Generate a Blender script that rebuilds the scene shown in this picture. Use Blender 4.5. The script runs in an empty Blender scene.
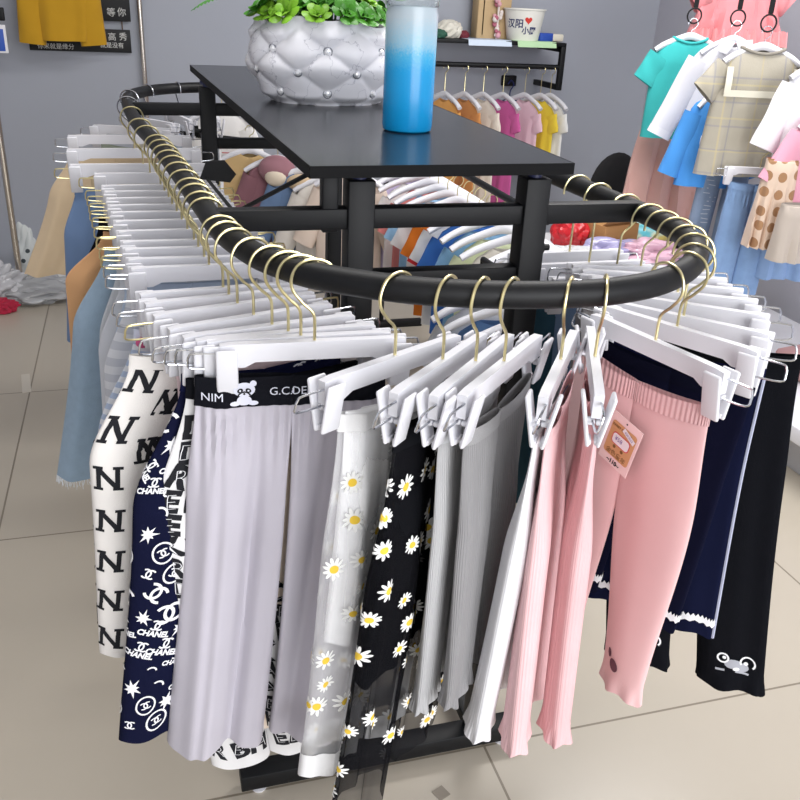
import bpy, bmesh, math, random
from mathutils import Vector, Matrix
random.seed(7)
PI = math.pi
SC = bpy.context.scene
COL = SC.collection

# ------------------------------------------------------------------ camera, light, exposure
CAM_H = 1.6
R = ((0.95986715, -0.07802791, 0.26938207),      # rows: world X, Y, Z in camera axes (right, down, forward)
     (-0.27678176, -0.41850543, 0.86501160),
     (0.04524281, -0.90485626, -0.42330632))
cam = bpy.data.cameras.new('camera'); cam.sensor_width = 36; cam.lens = 870/800*36; cam.clip_start = .05
camo = bpy.data.objects.new('camera', cam); COL.objects.link(camo)
rt = Vector((R[0][0], R[1][0], R[2][0])).normalized()
up = -Vector((R[0][1], R[1][1], R[2][1]))
up = (up - rt*up.dot(rt)).normalized()
bk = rt.cross(up)
camo.matrix_world = Matrix(((rt.x, up.x, bk.x, 0), (rt.y, up.y, bk.y, 0), (rt.z, up.z, bk.z, CAM_H), (0, 0, 0, 1)))
SC.camera = camo

wd = bpy.data.worlds.new('world'); SC.world = wd; wd.use_nodes = True
bg = wd.node_tree.nodes['Background']; bg.inputs[0].default_value = (.93, .96, 1, 1); bg.inputs[1].default_value = .66
def area(name, loc, rot, sx, sy, power, col=(1, 1, 1)):
    l = bpy.data.lights.new(name, 'AREA'); l.shape = 'RECTANGLE'; l.size = sx; l.size_y = sy; l.energy = power; l.color = col
    o = bpy.data.objects.new(name, l); COL.objects.link(o); o.location = loc; o.rotation_euler = rot
    return o
area('ceiling_lamp', (.5, 1.9, 2.85), (0, 0, 0), 1.5, .5, 27, (1, .98, .96))
area('ceiling_lamp', (2.0, 2.9, 2.85), (0, 0, 0), 1.5, .5, 44, (1, .98, .96))
area('shopfront_daylight', (1.5, -2.6, 1.7), (math.radians(84), 0, math.radians(6)), 3.2, 2.4, 135, (.97, .98, 1))
SC.view_settings.view_transform = 'Standard'
SC.view_settings.look = 'None'
SC.view_settings.exposure = 0.22
SC.view_settings.gamma = 1
SC.view_settings.use_curve_mapping = False

# ------------------------------------------------------------------ helpers
def at(px, py, Y):
    d = [sum(R[i][k]*v for k, v in enumerate((px-400, py-400, 870.))) for i in range(3)]
    t = Y/d[1]
    return Vector((d[0]*t, Y, CAM_H + d[2]*t))
def atz(px, py, z):
    d = [sum(R[i][k]*v for k, v in enumerate((px-400, py-400, 870.))) for i in range(3)]
    t = (z-CAM_H)/d[2]
    return Vector((d[0]*t, d[1]*t, z))
def lin(h):
    c = [int(h[i:i+2], 16)/255 for i in (0, 2, 4)]
    return tuple(x/12.92 if x <= .04045 else ((x+.055)/1.055)**2.4 for x in c) + (1,)
MATS = {}
def mat(name, hexc, rough=.6, metal=0, var=0, vscale=8, bump=0, bscale=200, sheen=0, trans=0, ior=1.45, emit=0, spec=.5):
    if name in MATS: return MATS[name]
    m = bpy.data.materials.new(name); m.use_nodes = True; MATS[name] = m
    nt = m.node_tree; b = nt.nodes['Principled BSDF']
    c = lin(hexc)
    b.inputs['Base Color'].default_value = c
    b.inputs['Roughness'].default_value = rough; b.inputs['Metallic'].default_value = metal
    b.inputs['Specular IOR Level'].default_value = spec; b.inputs['IOR'].default_value = ior
    b.inputs['Transmission Weight'].default_value = trans
    if sheen: b.inputs['Sheen Weight'].default_value = sheen
    tc = nt.nodes.new('ShaderNodeTexCoord')
    if var:
        n = nt.nodes.new('ShaderNodeTexNoise'); n.inputs['Scale'].default_value = vscale; n.inputs['Detail'].default_value = 4
        nt.links.new(tc.outputs['Object'], n.inputs['Vector'])
        mx = nt.nodes.new('ShaderNodeMix'); mx.data_type = 'RGBA'
        mx.inputs[6].default_value = tuple(min(1, x*(1-var)) for x in c[:3])+(1,)
        mx.inputs[7].default_value = tuple(min(1, x*(1+var)) for x in c[:3])+(1,)
        nt.links.new(n.outputs['Fac'], mx.inputs[0]); nt.links.new(mx.outputs[2], b.inputs['Base Color'])
    if bump:
        n2 = nt.nodes.new('ShaderNodeTexNoise'); n2.inputs['Scale'].default_value = bscale; n2.inputs['Detail'].default_value = 2
        nt.links.new(tc.outputs['Object'], n2.inputs['Vector'])
        bp = nt.nodes.new('ShaderNodeBump'); bp.inputs['Strength'].default_value = bump; bp.inputs['Distance'].default_value = .002
        nt.links.new(n2.outputs['Fac'], bp.inputs['Height']); nt.links.new(bp.outputs[0], b.inputs['Normal'])
    return m
def cloth(name, hexc, var=.06, bump=.25, bscale=450, vscale=18, sheen=.15):
    dark = sum(lin(hexc)[:3]) < .25
    return mat(name, hexc, .9, 0, var, vscale, bump, bscale, 0 if dark else sheen, spec=.08 if dark else .2)
def nodes_of(m): return m.node_tree.nodes, m.node_tree.links, m.node_tree.nodes['Principled BSDF']
def stripes(name, h1, h2, period, duty=.5, axis='Y', soft=0.0):
    m = cloth(name, h1)
    N, L, b = nodes_of(m)
    uv = N.new('ShaderNodeUVMap'); sp = N.new('ShaderNodeSeparateXYZ'); L.new(uv.outputs[0], sp.inputs[0])
    f = N.new('ShaderNodeMath'); f.operation = 'MODULO'; L.new(sp.outputs[axis], f.inputs[0]); f.inputs[1].default_value = period
    g = N.new('ShaderNodeMath'); g.operation = 'LESS_THAN'; L.new(f.outputs[0], g.inputs[0]); g.inputs[1].default_value = period*duty
    mx = N.new('ShaderNodeMix'); mx.data_type = 'RGBA'; mx.inputs[6].default_value = lin(h1); mx.inputs[7].default_value = lin(h2)
    L.new(g.outputs[0], mx.inputs[0]); L.new(mx.outputs[2], b.inputs['Base Color'])
    return m
def ribbed(name, hexc, period=.004, strength=.5):
    m = cloth(name, hexc, bump=0)
    N, L, b = nodes_of(m)
    uv = N.new('ShaderNodeUVMap'); sp = N.new('ShaderNodeSeparateXYZ'); L.new(uv.outputs[0], sp.inputs[0])
    mu = N.new('ShaderNodeMath'); mu.operation = 'MULTIPLY'; L.new(sp.outputs['X'], mu.inputs[0]); mu.inputs[1].default_value = 2*PI/period
    s = N.new('ShaderNodeMath'); s.operation = 'SINE'; L.new(mu.outputs[0], s.inputs[0])
    bp = N.new('ShaderNodeBump'); bp.inputs['Strength'].default_value = strength; bp.inputs['Distance'].default_value = .001
    L.new(s.outputs[0], bp.inputs['Height']); L.new(bp.outputs[0], b.inputs['Normal'])
    return m
def tulle(name, hexc, alpha):
    m = cloth(name, hexc, bump=0)
    N, L, b = nodes_of(m)
    out = N['Material Output']; t = N.new('ShaderNodeBsdfTransparent'); mx = N.new('ShaderNodeMixShader')
    lw = N.new('ShaderNodeLayerWeight'); lw.inputs[0].default_value = .35
    mr = N.new('ShaderNodeMapRange'); mr.inputs[3].default_value = alpha; mr.inputs[4].default_value = min(1, alpha+.45)
    L.new(lw.outputs['Facing'], mr.inputs[0]); L.new(mr.outputs[0], mx.inputs[0])
    L.new(t.outputs[0], mx.inputs[1]); L.new(b.outputs[0], mx.inputs[2]); L.new(mx.outputs[0], out.inputs[0])
    return m

class MB:
    def __init__(s): s.v = []; s.f = []; s.m = []; s.uv = []
    def add(s, verts, faces, mi=0, uvs=None):
        o = len(s.v); s.v += [tuple(p) for p in verts]
        for k, f in enumerate(faces):
            s.f.append([i+o for i in f]); s.m.append(mi)
            s.uv.append([uvs[i] for i in f] if uvs else [(0, 0)]*len(f))
        return s
    def box(s, c, size, bev=0, rot=None, mi=0):
        hx, hy, hz = [d/2 for d in size]; bv = min(bev, hx*.98, hy*.98, hz*.98)
        bm = bmesh.new()
        if bv <= 0:
            bmesh.ops.create_cube(bm, size=1)
            for v in bm.verts: v.co = Vector((v.co.x*size[0], v.co.y*size[1], v.co.z*size[2]))
        else:
            for sx in (-1, 1):
                for sy in (-1, 1):
                    for sz in (-1, 1):
                        q = .3*bv
                        for d in ((0, bv, bv), (bv, 0, bv), (bv, bv, 0), (q, q, bv), (q, bv, q), (bv, q, q)):
                            bm.verts.new((sx*(hx-d[0]), sy*(hy-d[1]), sz*(hz-d[2])))
            bmesh.ops.convex_hull(bm, input=bm.verts)
        M = rot if rot is not None else Matrix.Identity(3)
        bm.verts.index_update()
        vs = [M @ v.co + Vector(c) for v in bm.verts]
        s.add(vs, [[v.index for v in f.verts] for f in bm.faces], mi); bm.free(); return s
    def tube(s, pts, r, n=8, cap=True, mi=0, closed=False, flat=None):
        pts = [Vector(p) for p in pts]; N = len(pts); rs = r if isinstance(r, (list, tuple)) else [r]*N
        rings = []; prev = None
        for i, p in enumerate(pts):
            if closed: t = pts[(i+1) % N]-pts[i-1]
            else: t = pts[min(i+1, N-1)]-pts[max(i-1, 0)]
            t.normalize()
            if prev is None:
                a = Vector((0, 0, 1)) if abs(t.z) < .9 else Vector((1, 0, 0))
                prev = (a - t*a.dot(t)).normalized()
            else:
                prev = (prev - t*prev.dot(t)).normalized()
            w = t.cross(prev)
            rings.append([p + (prev*math.cos(2*PI*k/n) + w*math.sin(2*PI*k/n))*rs[i] for k in range(n)])
        vs = [q for ring in rings for q in ring]; fs = []
        for i in range(N if closed else N-1):
            for k in range(n):
                j = (i+1) % N
                fs.append([i*n+k, i*n+(k+1) % n, j*n+(k+1) % n, j*n+k])
        if cap and not closed:
            fs.append(list(range(n))[::-1]); fs.append([(N-1)*n+k for k in range(n)])
        return s.add(vs, fs, mi)
    def lathe(s, prof, n=32, c=(0, 0, 0), mi=0, sx=1, sy=1):
        vs = []; fs = []
        for (r, z) in prof:
            for k in range(n):
                a = 2*PI*k/n; vs.append((c[0]+r*sx*math.cos(a), c[1]+r*sy*math.sin(a), c[2]+z))
        for i in range(len(prof)-1):
            for k in range(n): fs.append([i*n+k, i*n+(k+1) % n, (i+1)*n+(k+1) % n, (i+1)*n+k])
        return s.add(vs, fs, mi)
    def prism(s, poly, thick, fn, mi=0):
        """poly (a,b) extruded by +-thick/2; fn(a,b,c) -> world"""
        n = len(poly)
        vs = [fn(a, b, -thick/2) for a, b in poly] + [fn(a, b, thick/2) for a, b in poly]
        fs = [list(range(n))[::-1], list(range(n, 2*n))] + [[i, (i+1) % n, n+(i+1) % n, n+i] for i in range(n)]
        return s.add(vs, fs, mi)
    def ball(s, c, r, n=10, mi=0, sc=(1, 1, 1)):
        prof = [(max(1e-4, r*math.sin(PI*i/n)), -r*math.cos(PI*i/n)) for i in range(n+1)]
        vs = []; fs = []; k2 = 2*n
        for (q, z) in prof:
            for k in range(k2):
                a = 2*PI*k/k2; vs.append((c[0]+q*sc[0]*math.cos(a), c[1]+q*sc[1]*math.sin(a), c[2]+z*sc[2]))
        for i in range(n):
            for k in range(k2): fs.append([i*k2+k, i*k2+(k+1) % k2, (i+1)*k2+(k+1) % k2, (i+1)*k2+k])
        return s.add(vs, fs, mi)
    def mesh(s, name, mats, smooth=True, angle=40):
        me = bpy.data.meshes.new(name); me.from_pydata(s.v, [], s.f)
        for m in (mats if isinstance(mats, (list, tuple)) else [mats]): me.materials.append(m)
        me.polygons.foreach_set('material_index', s.m)
        ul = me.uv_layers.new(name='UVMap'); k = 0
        for u in s.uv:
            for q in u: ul.data[k].uv = q; k += 1
        me.update()
        bm = bmesh.new(); bm.from_mesh(me); bmesh.ops.recalc_face_normals(bm, faces=bm.faces); bm.to_mesh(me); bm.free()
        if smooth:
            me.shade_smooth(); me.set_sharp_from_angle(angle=math.radians(angle))
        return me
    def build(s, name, mats, parent=None, loc=(0, 0, 0), rz=0, smooth=True, angle=40):
        o = bpy.data.objects.new(name, s.mesh(name, mats, smooth, angle)); COL.objects.link(o)
        o.location = loc; o.rotation_euler = (0, 0, rz)
        if parent: o.parent = parent
        return o
def tag(o, label, cat, group=None):
    o['label'] = label; o['category'] = cat
    if group: o['group'] = group
    return o
def empty(name, label, cat, loc, rz=0, group=None):
    o = bpy.data.objects.new(name, None); COL.objects.link(o); o.empty_display_size = .05
    o.location = loc; o.rotation_euler = (0, 0, rz)
    return tag(o, label, cat, group)
def struct(mb, name, m, **k):
    o = mb.build(name, m, **k); o['kind'] = 'structure'; return o
def dup(root, loc, rz, label, group=None):
    r = root.copy(); COL.objects.link(r); r.location = loc; r.rotation_euler = (0, 0, rz); r['label'] = label
    if group: r['group'] = group
    for ch in root.children:
        c = ch.copy(); COL.objects.link(c); c.parent = r
        for g in ch.children:
            d = g.copy(); COL.objects.link(d); d.parent = c
    return r
def lerp(a, b, t): return a+(b-a)*t
def sm(t): t = max(0, min(1, t)); return t*t*(3-2*t)
def sgp(x, k): return math.copysign(abs(x)**k, x)
def curve(keys, v):
    if v <= keys[0][0]: return keys[0][1]
    for (a, x), (b, y) in zip(keys, keys[1:]):
        if v <= b: return lerp(x, y, sm((v-a)/(b-a)) if b > a else 1)
    return keys[-1][1]
def spline(pts, n=8, closed=False):
    pts = [Vector(p) for p in pts]; out = []; N = len(pts)
    for i in range(N if closed else N-1):
        if closed: p0, p1, p2, p3 = pts[i-1], pts[i], pts[(i+1) % N], pts[(i+2) % N]
        else: p0, p1, p2, p3 = pts[max(i-1, 0)], pts[i], pts[i+1], pts[min(i+2, N-1)]
        for k in range(n):
            t = k/n
            out.append(.5*((2*p1)+(p2-p0)*t+(2*p0-5*p1+4*p2-p3)*t*t+(3*p1-p0-3*p2+p3)*t**3))
    if not closed: out.append(pts[-1])
    return out
# flat shapes used as prints: (verts2d, faces)
def fine(verts, faces, maxl):
    bm = bmesh.new(); vs = [bm.verts.new((a, b, 0)) for a, b in verts]
    for f in faces:
        try: bm.faces.new([vs[i] for i in f])
        except ValueError: pass
    bmesh.ops.triangulate(bm, faces=bm.faces)
    for _ in range(4):
        es = [e for e in bm.edges if e.calc_length() > maxl]
        if not es: break
        bmesh.ops.subdivide_edges(bm, edges=es, cuts=1); bmesh.ops.triangulate(bm, faces=bm.faces)
    bm.verts.index_update()
    r = ([(v.co.x, v.co.y) for v in bm.verts], [[v.index for v in f.verts] for f in bm.faces]); bm.free(); return r
TXT = {}
def text(body, size, maxl=.007, bold=0, shear=0, center=True):
    k = (body, size, bold, shear)
    if k in TXT: return TXT[k]
    c = bpy.data.curves.new('lettering', 'FONT'); c.body = body; c.size = size; c.offset = bold; c.shear = shear; c.resolution_u = 3
    o = bpy.data.objects.new('lettering', c); COL.objects.link(o)
    me = bpy.data.meshes.new_from_object(o.evaluated_get(bpy.context.evaluated_depsgraph_get()))
    bpy.data.objects.remove(o); bpy.data.curves.remove(c)
    vs = [(v.co.x, v.co.y) for v in me.vertices]; fs = [list(p.vertices) for p in me.polygons]
    bpy.data.meshes.remove(me)
    if vs and center:
        xs = [a for a, b in vs]; ys = [b for a, b in vs]; mx, my = (min(xs)+max(xs))/2, (min(ys)+max(ys))/2
        vs = [(a-mx, b-my) for a, b in vs]
    TXT[k] = fine(vs, fs, maxl) if maxl else (vs, fs)
    return TXT[k]
def disc(a, b, rx, ry=None, n=14, rot=0):
    ry = ry or rx; c, s = math.cos(rot), math.sin(rot); vs = []
    for k in range(n):
        x, y = rx*math.cos(2*PI*k/n), ry*math.sin(2*PI*k/n); vs.append((a+x*c-y*s, b+x*s+y*c))
    return vs, [list(range(n))]
def arc(a, b, r, w, t0, t1, n=14, ry=None):
    ry = ry or r; vs = []
    for k in range(n+1):
        t = lerp(t0, t1, k/n); c, s = math.cos(t), math.sin(t)
        vs += [(a+(r-w/2)*c, b+(ry-w/2)*s), (a+(r+w/2)*c, b+(ry+w/2)*s)]
    return vs, [[2*k, 2*k+1, 2*k+3, 2*k+2] for k in range(n)]
def bar2(x0, y0, x1, y1, w):
    d = math.hypot(x1-x0, y1-y0); nx, ny = -(y1-y0)/d*w/2, (x1-x0)/d*w/2
    return [(x0+nx, y0+ny), (x0-nx, y0-ny), (x1-nx, y1-ny), (x1+nx, y1+ny)], [[0, 1, 2, 3]]
def star(a, b, r, n=8, q=.45):
    vs = [(a, b)]
    for k in range(2*n):
        rr = (r*(.75+.5*((k*7) % 5)/4) if k % 2 == 0 else r*q); t = PI*k/n; vs.append((a+rr*math.cos(t), b+rr*math.sin(t)))
    return vs, [[0, 1+k, 1+(k+1) % (2*n)] for k in range(2*n)]
def xf(shape, a, b, rot=0, sc=1):
    c, s = math.cos(rot)*sc, math.sin(rot)*sc
    return [(a+x*c-y*s, b+x*s+y*c) for x, y in shape[0]], shape[1]
def join(*shapes):
    vs = []; fs = []
    for v, f in shapes: o = len(vs); vs += v; fs += [[i+o for i in q] for q in f]
    return vs, fs

# ------------------------------------------------------------------ materials
M_black = mat('black_powder_coat', '0c0d10', .5, 0, .1, 30, .12, 900, spec=.36)
M_shelf = mat('dark_laminate', '202226', .22, 0, .06, 5, .03, 600, spec=.22)
M_shelf_edge = mat('dark_edge_band', '0b0b0d', .55, 0, .1, 20, .1, 500, spec=.12)
M_white = mat('white_plastic', 'dfdfe5', .35, 0, .02, 12)
M_gold = mat('brushed_gold_wire', 'e2d6a4', .28, 1, .08, 60)
M_silver = mat('chrome_wire', 'c9ccd2', .2, 1, .05, 60)
M_chrome = mat('chrome_tube', 'cfc6ba', .16, 1, .05, 8)
M_wall = mat('grey_wall_paint', 'a6aab4', .85, 0, .025, 3, .12, 160)
M_wallr = mat('pale_wall_paint', 'bebec8', .85, 0, .02, 3, .1, 160)
M_ceil = mat('ceiling_paint', 'e6e6e6', .9, 0, .02, 3)
M_ink = mat('black_print', '14151c', .85)
M_wink = mat('white_print', 'ececf0', .8)

# floor tiles with thin joints
M_floor = mat('beige_floor_tile', 'bdb4a5', .28, 0, .04, 2.2)
N, L, B = nodes_of(M_floor)
tc = N.new('ShaderNodeTexCoord'); sep = N.new('ShaderNodeSeparateXYZ'); L.new(tc.outputs['Object'], sep.inputs[0])
def joint(axis, off, per, w):
    a = N.new('ShaderNodeMath'); a.operation = 'SUBTRACT'; L.new(sep.outputs[axis], a.inputs[0]); a.inputs[1].default_value = off-w/2-per*20
    m = N.new('ShaderNodeMath'); m.operation = 'MODULO'; L.new(a.outputs[0], m.inputs[0]); m.inputs[1].default_value = per
    l = N.new('ShaderNodeMath'); l.operation = 'LESS_THAN'; L.new(m.outputs[0], l.inputs[0]); l.inputs[1].default_value = w
    return l
j1 = joint('X', .68, 1.19, .006); j2 = joint('Y', 1.381, 1.127, .006)
mxj = N.new('ShaderNodeMath'); mxj.operation = 'MAXIMUM'; L.new(j1.outputs[0], mxj.inputs[0]); L.new(j2.outputs[0], mxj.inputs[1])
src = B.inputs['Base Color'].links[0].from_socket
mj = N.new('ShaderNodeMix'); mj.data_type = 'RGBA'; mj.inputs[7].default_value = lin('857b6c')
L.new(src, mj.inputs[6]); L.new(mxj.outputs[0], mj.inputs[0]); L.new(mj.outputs[2], B.inputs['Base Color'])

# ------------------------------------------------------------------ the room
BACK = 5.2; RIGHT = 3.16; LEFT = -3.2; H = 2.9; FRONT = -3.0
struct(MB().box(((LEFT+RIGHT)/2, (BACK+FRONT)/2, -.05), (RIGHT-LEFT+.4, BACK-FRONT+.4, .1)), 'floor', M_floor)
struct(MB().box(((LEFT+RIGHT)/2, (BACK+FRONT)/2, H+.05), (RIGHT-LEFT+.4, BACK-FRONT+.4, .1)), 'ceiling', M_ceil)
struct(MB().box(((LEFT+RIGHT)/2, BACK+.05, H/2), (RIGHT-LEFT+.2, .1, H)), 'wall_back', M_wall)
struct(MB().box((RIGHT+.05, (BACK+FRONT)/2, H/2), (.1, BACK-FRONT, H)), 'wall_right', M_wallr)
struct(MB().box((LEFT-.05, (BACK+FRONT)/2, H/2), (.1, BACK-FRONT, H)), 'wall_left', M_wallr)
struct(MB().box(((LEFT+RIGHT)/2, BACK-.008, .04), (RIGHT-LEFT-.02, .016, .08), .004), 'baseboard_back', M_white)

# ------------------------------------------------------------------ the island rack
RZ = 1.262
RAIL = [(-.008, 2.75), (.015, 2.4), (.048, 2.12), (.078, 1.777), (.1, 1.5), (.116, 1.32), (.143, 1.2), (.172, 1.135), (.215, 1.075),
        (.305, 1.01), (.4, .974), (.5, .958), (.58, .96), (.672, .99), (.76, 1.055), (.825, 1.145), (.858, 1.25), (.866, 1.36), (.862, 1.5), (.855, 1.65),
        (.845, 1.9), (.83, 2.4), (.81, 2.85), (.72, 3.2), (.5, 3.37), (.25, 3.36), (.08, 3.25), (-.005, 3.05)]
rack = empty('display_rack', 'black oval island rack with dark shelf top, standing in the middle of the tiled floor', 'clothes rack', (.45, 2.1, 0))
def rpart(name, mb, m, par=None, **k):
    for i, v in enumerate(mb.v): mb.v[i] = (v[0]-.45, v[1]-2.1, v[2]) if par is None else v
    return mb.build(name, m, par or rack, **k)
rpart('rail', MB().tube(spline([(x, y, RZ) for x, y in RAIL], 6, True), .018, 14, closed=True), M_black)
def sq(mb, a, b, w, h=None, bev=.002):
    a = Vector(a); b = Vector(b); d = b-a; Lg = d.length; d.normalize(); h = h or w
    u = Vector((0, 0, 1)) if abs(d.z) < .9 else Vector((0, 1, 0)); s = d.cross(u).normalized(); u = s.cross(d)
    return mb.box((a+b)/2, (Lg, w, h), bev, Matrix((d, s, u)).transposed())
for (Y, xs, xl, xr) in ((1.39, (.345, .655), .112, .866), (2.75, (.215, .60), .0, .815)):
    for X in xs:
        rpart('post', sq(MB(), (X, Y, .03), (X, Y, 1.325), .045), M_black)
        rpart('levelling_cap', MB().lathe([(.001, 1.325), (.012, 1.325), (.012, 1.332), (.02, 1.332), (.02, 1.343), (.001, 1.343)], 16, (X, Y, 0)), mat('blue_plug', '2b2f52', .4))
    sx = xs[0]-.05
    if Y < 2: rpart('shelf_support', sq(MB(), (sx, Y, 1.24), (sx, Y, 1.343), .026), M_black)
    rpart('crossbar', sq(MB(), (xl, Y, RZ), (xr, Y, RZ), .03, .034), M_black)
    rpart('lower_crossbar', sq(MB(), (xs[0] if Y < 2 else xs[0], Y, 1.155 if Y < 2 else 1.165), (xs[1], Y, 1.155 if Y < 2 else 1.165), .03, .03), M_black)
    kx = xs[0]-.03 if Y > 2 else xs[1]+.03
    rpart('locking_knob', MB().tube([(kx+.012, Y, 1.2), (kx, Y, 1.2)], .006, 8).tube([(kx, Y, 1.2), (kx-.012, Y, 1.2)], .011, 10).tube([(kx-.006, Y, 1.185), (kx-.006, Y, 1.215)], .006, 8), M_black)
    fx = (.112, .775) if Y < 2 else (.1, .76)
    rpart('foot', sq(MB(), (fx[0], Y, .042), (fx[1], Y, .042), .05, .04), M_black)
    for X in (fx[0]+.04, fx[1]-.05):
        rpart('glide', MB().lathe([(.001, 0), (.016, 0), (.018, .006), (.006, .008), (.006, .022), (.001, .022)], 14, (X, Y, 0)), M_white)
for X in (.345, .655):
    rpart('floor_rail', sq(MB(), (X if X > .5 else .28, 2.75, .045), (X, 1.39, .045), .03), M_black)
def shelfpoly(dz): return [(.247, 1.30), (.688, 1.315), (.695, 2.1), (.70, 3.05), (.189, 3.05)], dz
pv, _ = shelfpoly(0)
sh = rpart('shelf', MB().prism(pv, .018, lambda a, b, c: (a, b, 1.352+c)), [M_shelf], smooth=False)
eb = MB()
for i in range(5):
    a = pv[i]; b = pv[(i+1) % 5]; eb = eb.box(((a[0]+b[0])/2-.45, (a[1]+b[1])/2-2.1, 1.352), (math.hypot(b[0]-a[0], b[1]-a[1])+.001, .0016, .0184), 0, Matrix.Rotation(math.atan2(b[1]-a[1], b[0]-a[0]), 3, 'Z'))
rpart('edge_band', eb, M_shelf_edge, sh, smooth=False)
# thin braces under the left shelf edge
rpart('brace', MB().tube([(.255, 1.36, 1.338), (.16, 1.55, 1.235)], .004, 8).tube([(.16, 1.55, 1.235), (.145, 1.95, 1.215)], .0035, 8), M_black)
rpart('brace_plate', MB().prism([(-.045, -.01), (.02, -.018), (.034, .0), (.01, .03), (-.03, .028)], .006, lambda a, b, c: (.175+a, 1.97+c, 1.222+b)), M_black)

# ------------------------------------------------------------------ clip hangers
def jaw(s):
    mb = MB(); a = Vector((0, s*.0195, -.094)); b = Vector((0, s*.006, -.162))
    d = (b-a); Lg = d.length; d.normalize(); n = Vector((1, 0, 0)).cross(d)
    rot = Matrix((Vector((1, 0, 0)), n, d)).transposed()
    return mb.box((a+b)/2, (.029, .0055, Lg), .004, rot)
def clip_mesh(x):
    mb = MB()
    for s in (-1, 1):
        j = jaw(s); mb.add([(p[0]+x, p[1], p[2]) for p in j.v], j.f)
        mb.box((x, s*.0065, -.131), (.014, .012, .007), .002)
        mb.box((x, s*.004, -.157), (.02, .004, .007), .001)
    return mb
def spring_mesh(x):
    s = 1 if x > 0 else -1; e = abs(x)
    p = [(s*(e-.012), .004, -.104), (s*(e+.04), .004, -.102), (s*(e+.048), .003, -.106), (s*(e+.05), .001, -.115), (s*(e+.046), -.002, -.125), (s*(e+.004), -.004, -.129), (s*(e-.006), -.004, -.130)]
    return MB().tube(spline(p, 4), .0016, 6)
HOOK = spline([(-.030, 0, -.016), (-.0285, 0, 0), (-.019, 0, .0145), (0, 0, .0205), (.02, 0, .0145), (.030, 0, -.002), (.029, 0, -.020), (.016, 0, -.038), (.004, 0, -.05), (0, 0, -.062), (0, 0, -.094)], 5)
bar_mb = MB().prism([(-.126, -.093), (-.11, -.091), (.11, -.091), (.126, -.093), (.126, -.124), (.094, -.124), (.08, -.117), (-.08, -.117), (-.094, -.124), (-.126, -.124)], .0125, lambda a, b, c: (a, c, b))
bar_long = MB().prism([(-.175, -.093), (-.15, -.091), (.15, -.091), (.175, -.093), (.175, -.124), (.14, -.124), (.12, -.117), (-.12, -.117), (-.14, -.124), (-.175, -.124)], .0125, lambda a, b, c: (a, c, b))
BARL = bar_long.mesh('bar', M_white, angle=30)
BAR = bar_mb.mesh('bar', M_white, angle=30)
HOOKL = [(a, b, c if c > -.06 else c-.05) for a, b, c in HOOK]
HKL = MB().tube(HOOKL, .0022, 8).mesh('hook', M_gold)
HK = {m: MB().tube(HOOK, .0022, 8).mesh('hook', mm) for m, mm in (('gold', M_gold), ('silver', M_silver))}
CLIP = {x: clip_mesh(x).mesh('clip', M_white, angle=30) for x in (-.118, .118, -.167, .167)}
SPR = {(x, m): spring_mesh(x).mesh('spring', mm) for x in (-.118, .118, -.167, .167) for m, mm in (('gold', M_gold), ('silver', M_silver))}
def part(name, me, par):
    o = bpy.data.objects.new(name, me); COL.objects.link(o); o.parent = par; return o
HANG = {}
HN = {}
def hanger(key, X, Y, d, hook, spring, label, group):
    rz = math.atan2(d[1], d[0])
    h = empty('clip_hanger', label, 'hanger', (X, Y, RZ), rz, group)
    big = key in ('s', 3, 4)
    lo = -.045 if key in ('o', 'p', 'q') else 0
    part('bar', BARL if big else BAR, h).location.z = lo; part('hook', HKL if lo else HK[hook], h)
    for x in ((-.167, .167) if big else (-.118, .118)):
        c = part('clip', CLIP[x], h); c.location.z = lo; part('spring', SPR[(x, spring)], c)
    HANG[key] = (X, Y, rz); HN[key] = h
    return h
ORD = ['first', 'second', 'third', 'fourth', 'fifth', 'sixth', 'seventh', 'eighth', 'ninth', 'tenth', 'eleventh', 'twelfth', 'thirteenth', 'fourteenth', 'fifteenth', 'sixteenth', 'seventeenth', 'eighteenth', 'nineteenth', 'twentieth']
LEFTH = [(3, -.002, 2.62, -1, -.02), (4, .016, 2.385, -1, 0), (5, .03, 2.263, -1, 0), (6, .05, 2.12, -1, -.02), (7, .056, 2.052, -1, .02), (8, .062, 1.984, -1, -.01), (9, .066, 1.915, -1, 0),
         (10, .072, 1.849, -1, .03), (11, .078, 1.777, -1, .0), (12, .084, 1.699, -1, -.02), (13, .091, 1.62, -1, .01), (14, .095, 1.57, -1, 0), (15, .1, 1.505, -1, .02), (16, .104, 1.455, -1, -.02),
         (17, .115, 1.33, -.99, -.1), (18, .12, 1.293, -.98, -.17), (19, .128, 1.25, -.96, -.25), (20, .145, 1.196, -.95, -.28), (21, .165, 1.152, -.975, -.2), (22, .183, 1.122, -.99, -.08), (23, .197, 1.103, -1, .02), (25, .212, 1.082, -1, .05)]
LG = 'clip hangers along the left side of the rail'; FG = 'clip hangers across the front of the rail'; RG = 'clip hangers round the right bend of the rail'; KG = 'clip hangers on the far bend of the rail'
for i, (k, X, Y, dx, dy) in enumerate(LEFTH):
    hanger(k, X, Y, (dx, dy), 'gold', 'gold' if 9 > i > 0 or k in (12, 13, 14, 19) else 'silver', '', LG)
for k, X, Y, dx, dy in (('a', .305, 1.012, -.87, -.49), ('b', .363, .988, -.72, -.69), ('c', .404, .975, -.69, -.72), ('d', .441, .968, -.71, -.70), ('e', .519, .961, -.57, -.82), ('f', .57, .962, -.42, -.91)):
    hanger(k, X, Y, (dx, dy), 'gold', 'silver', '', FG)
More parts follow.
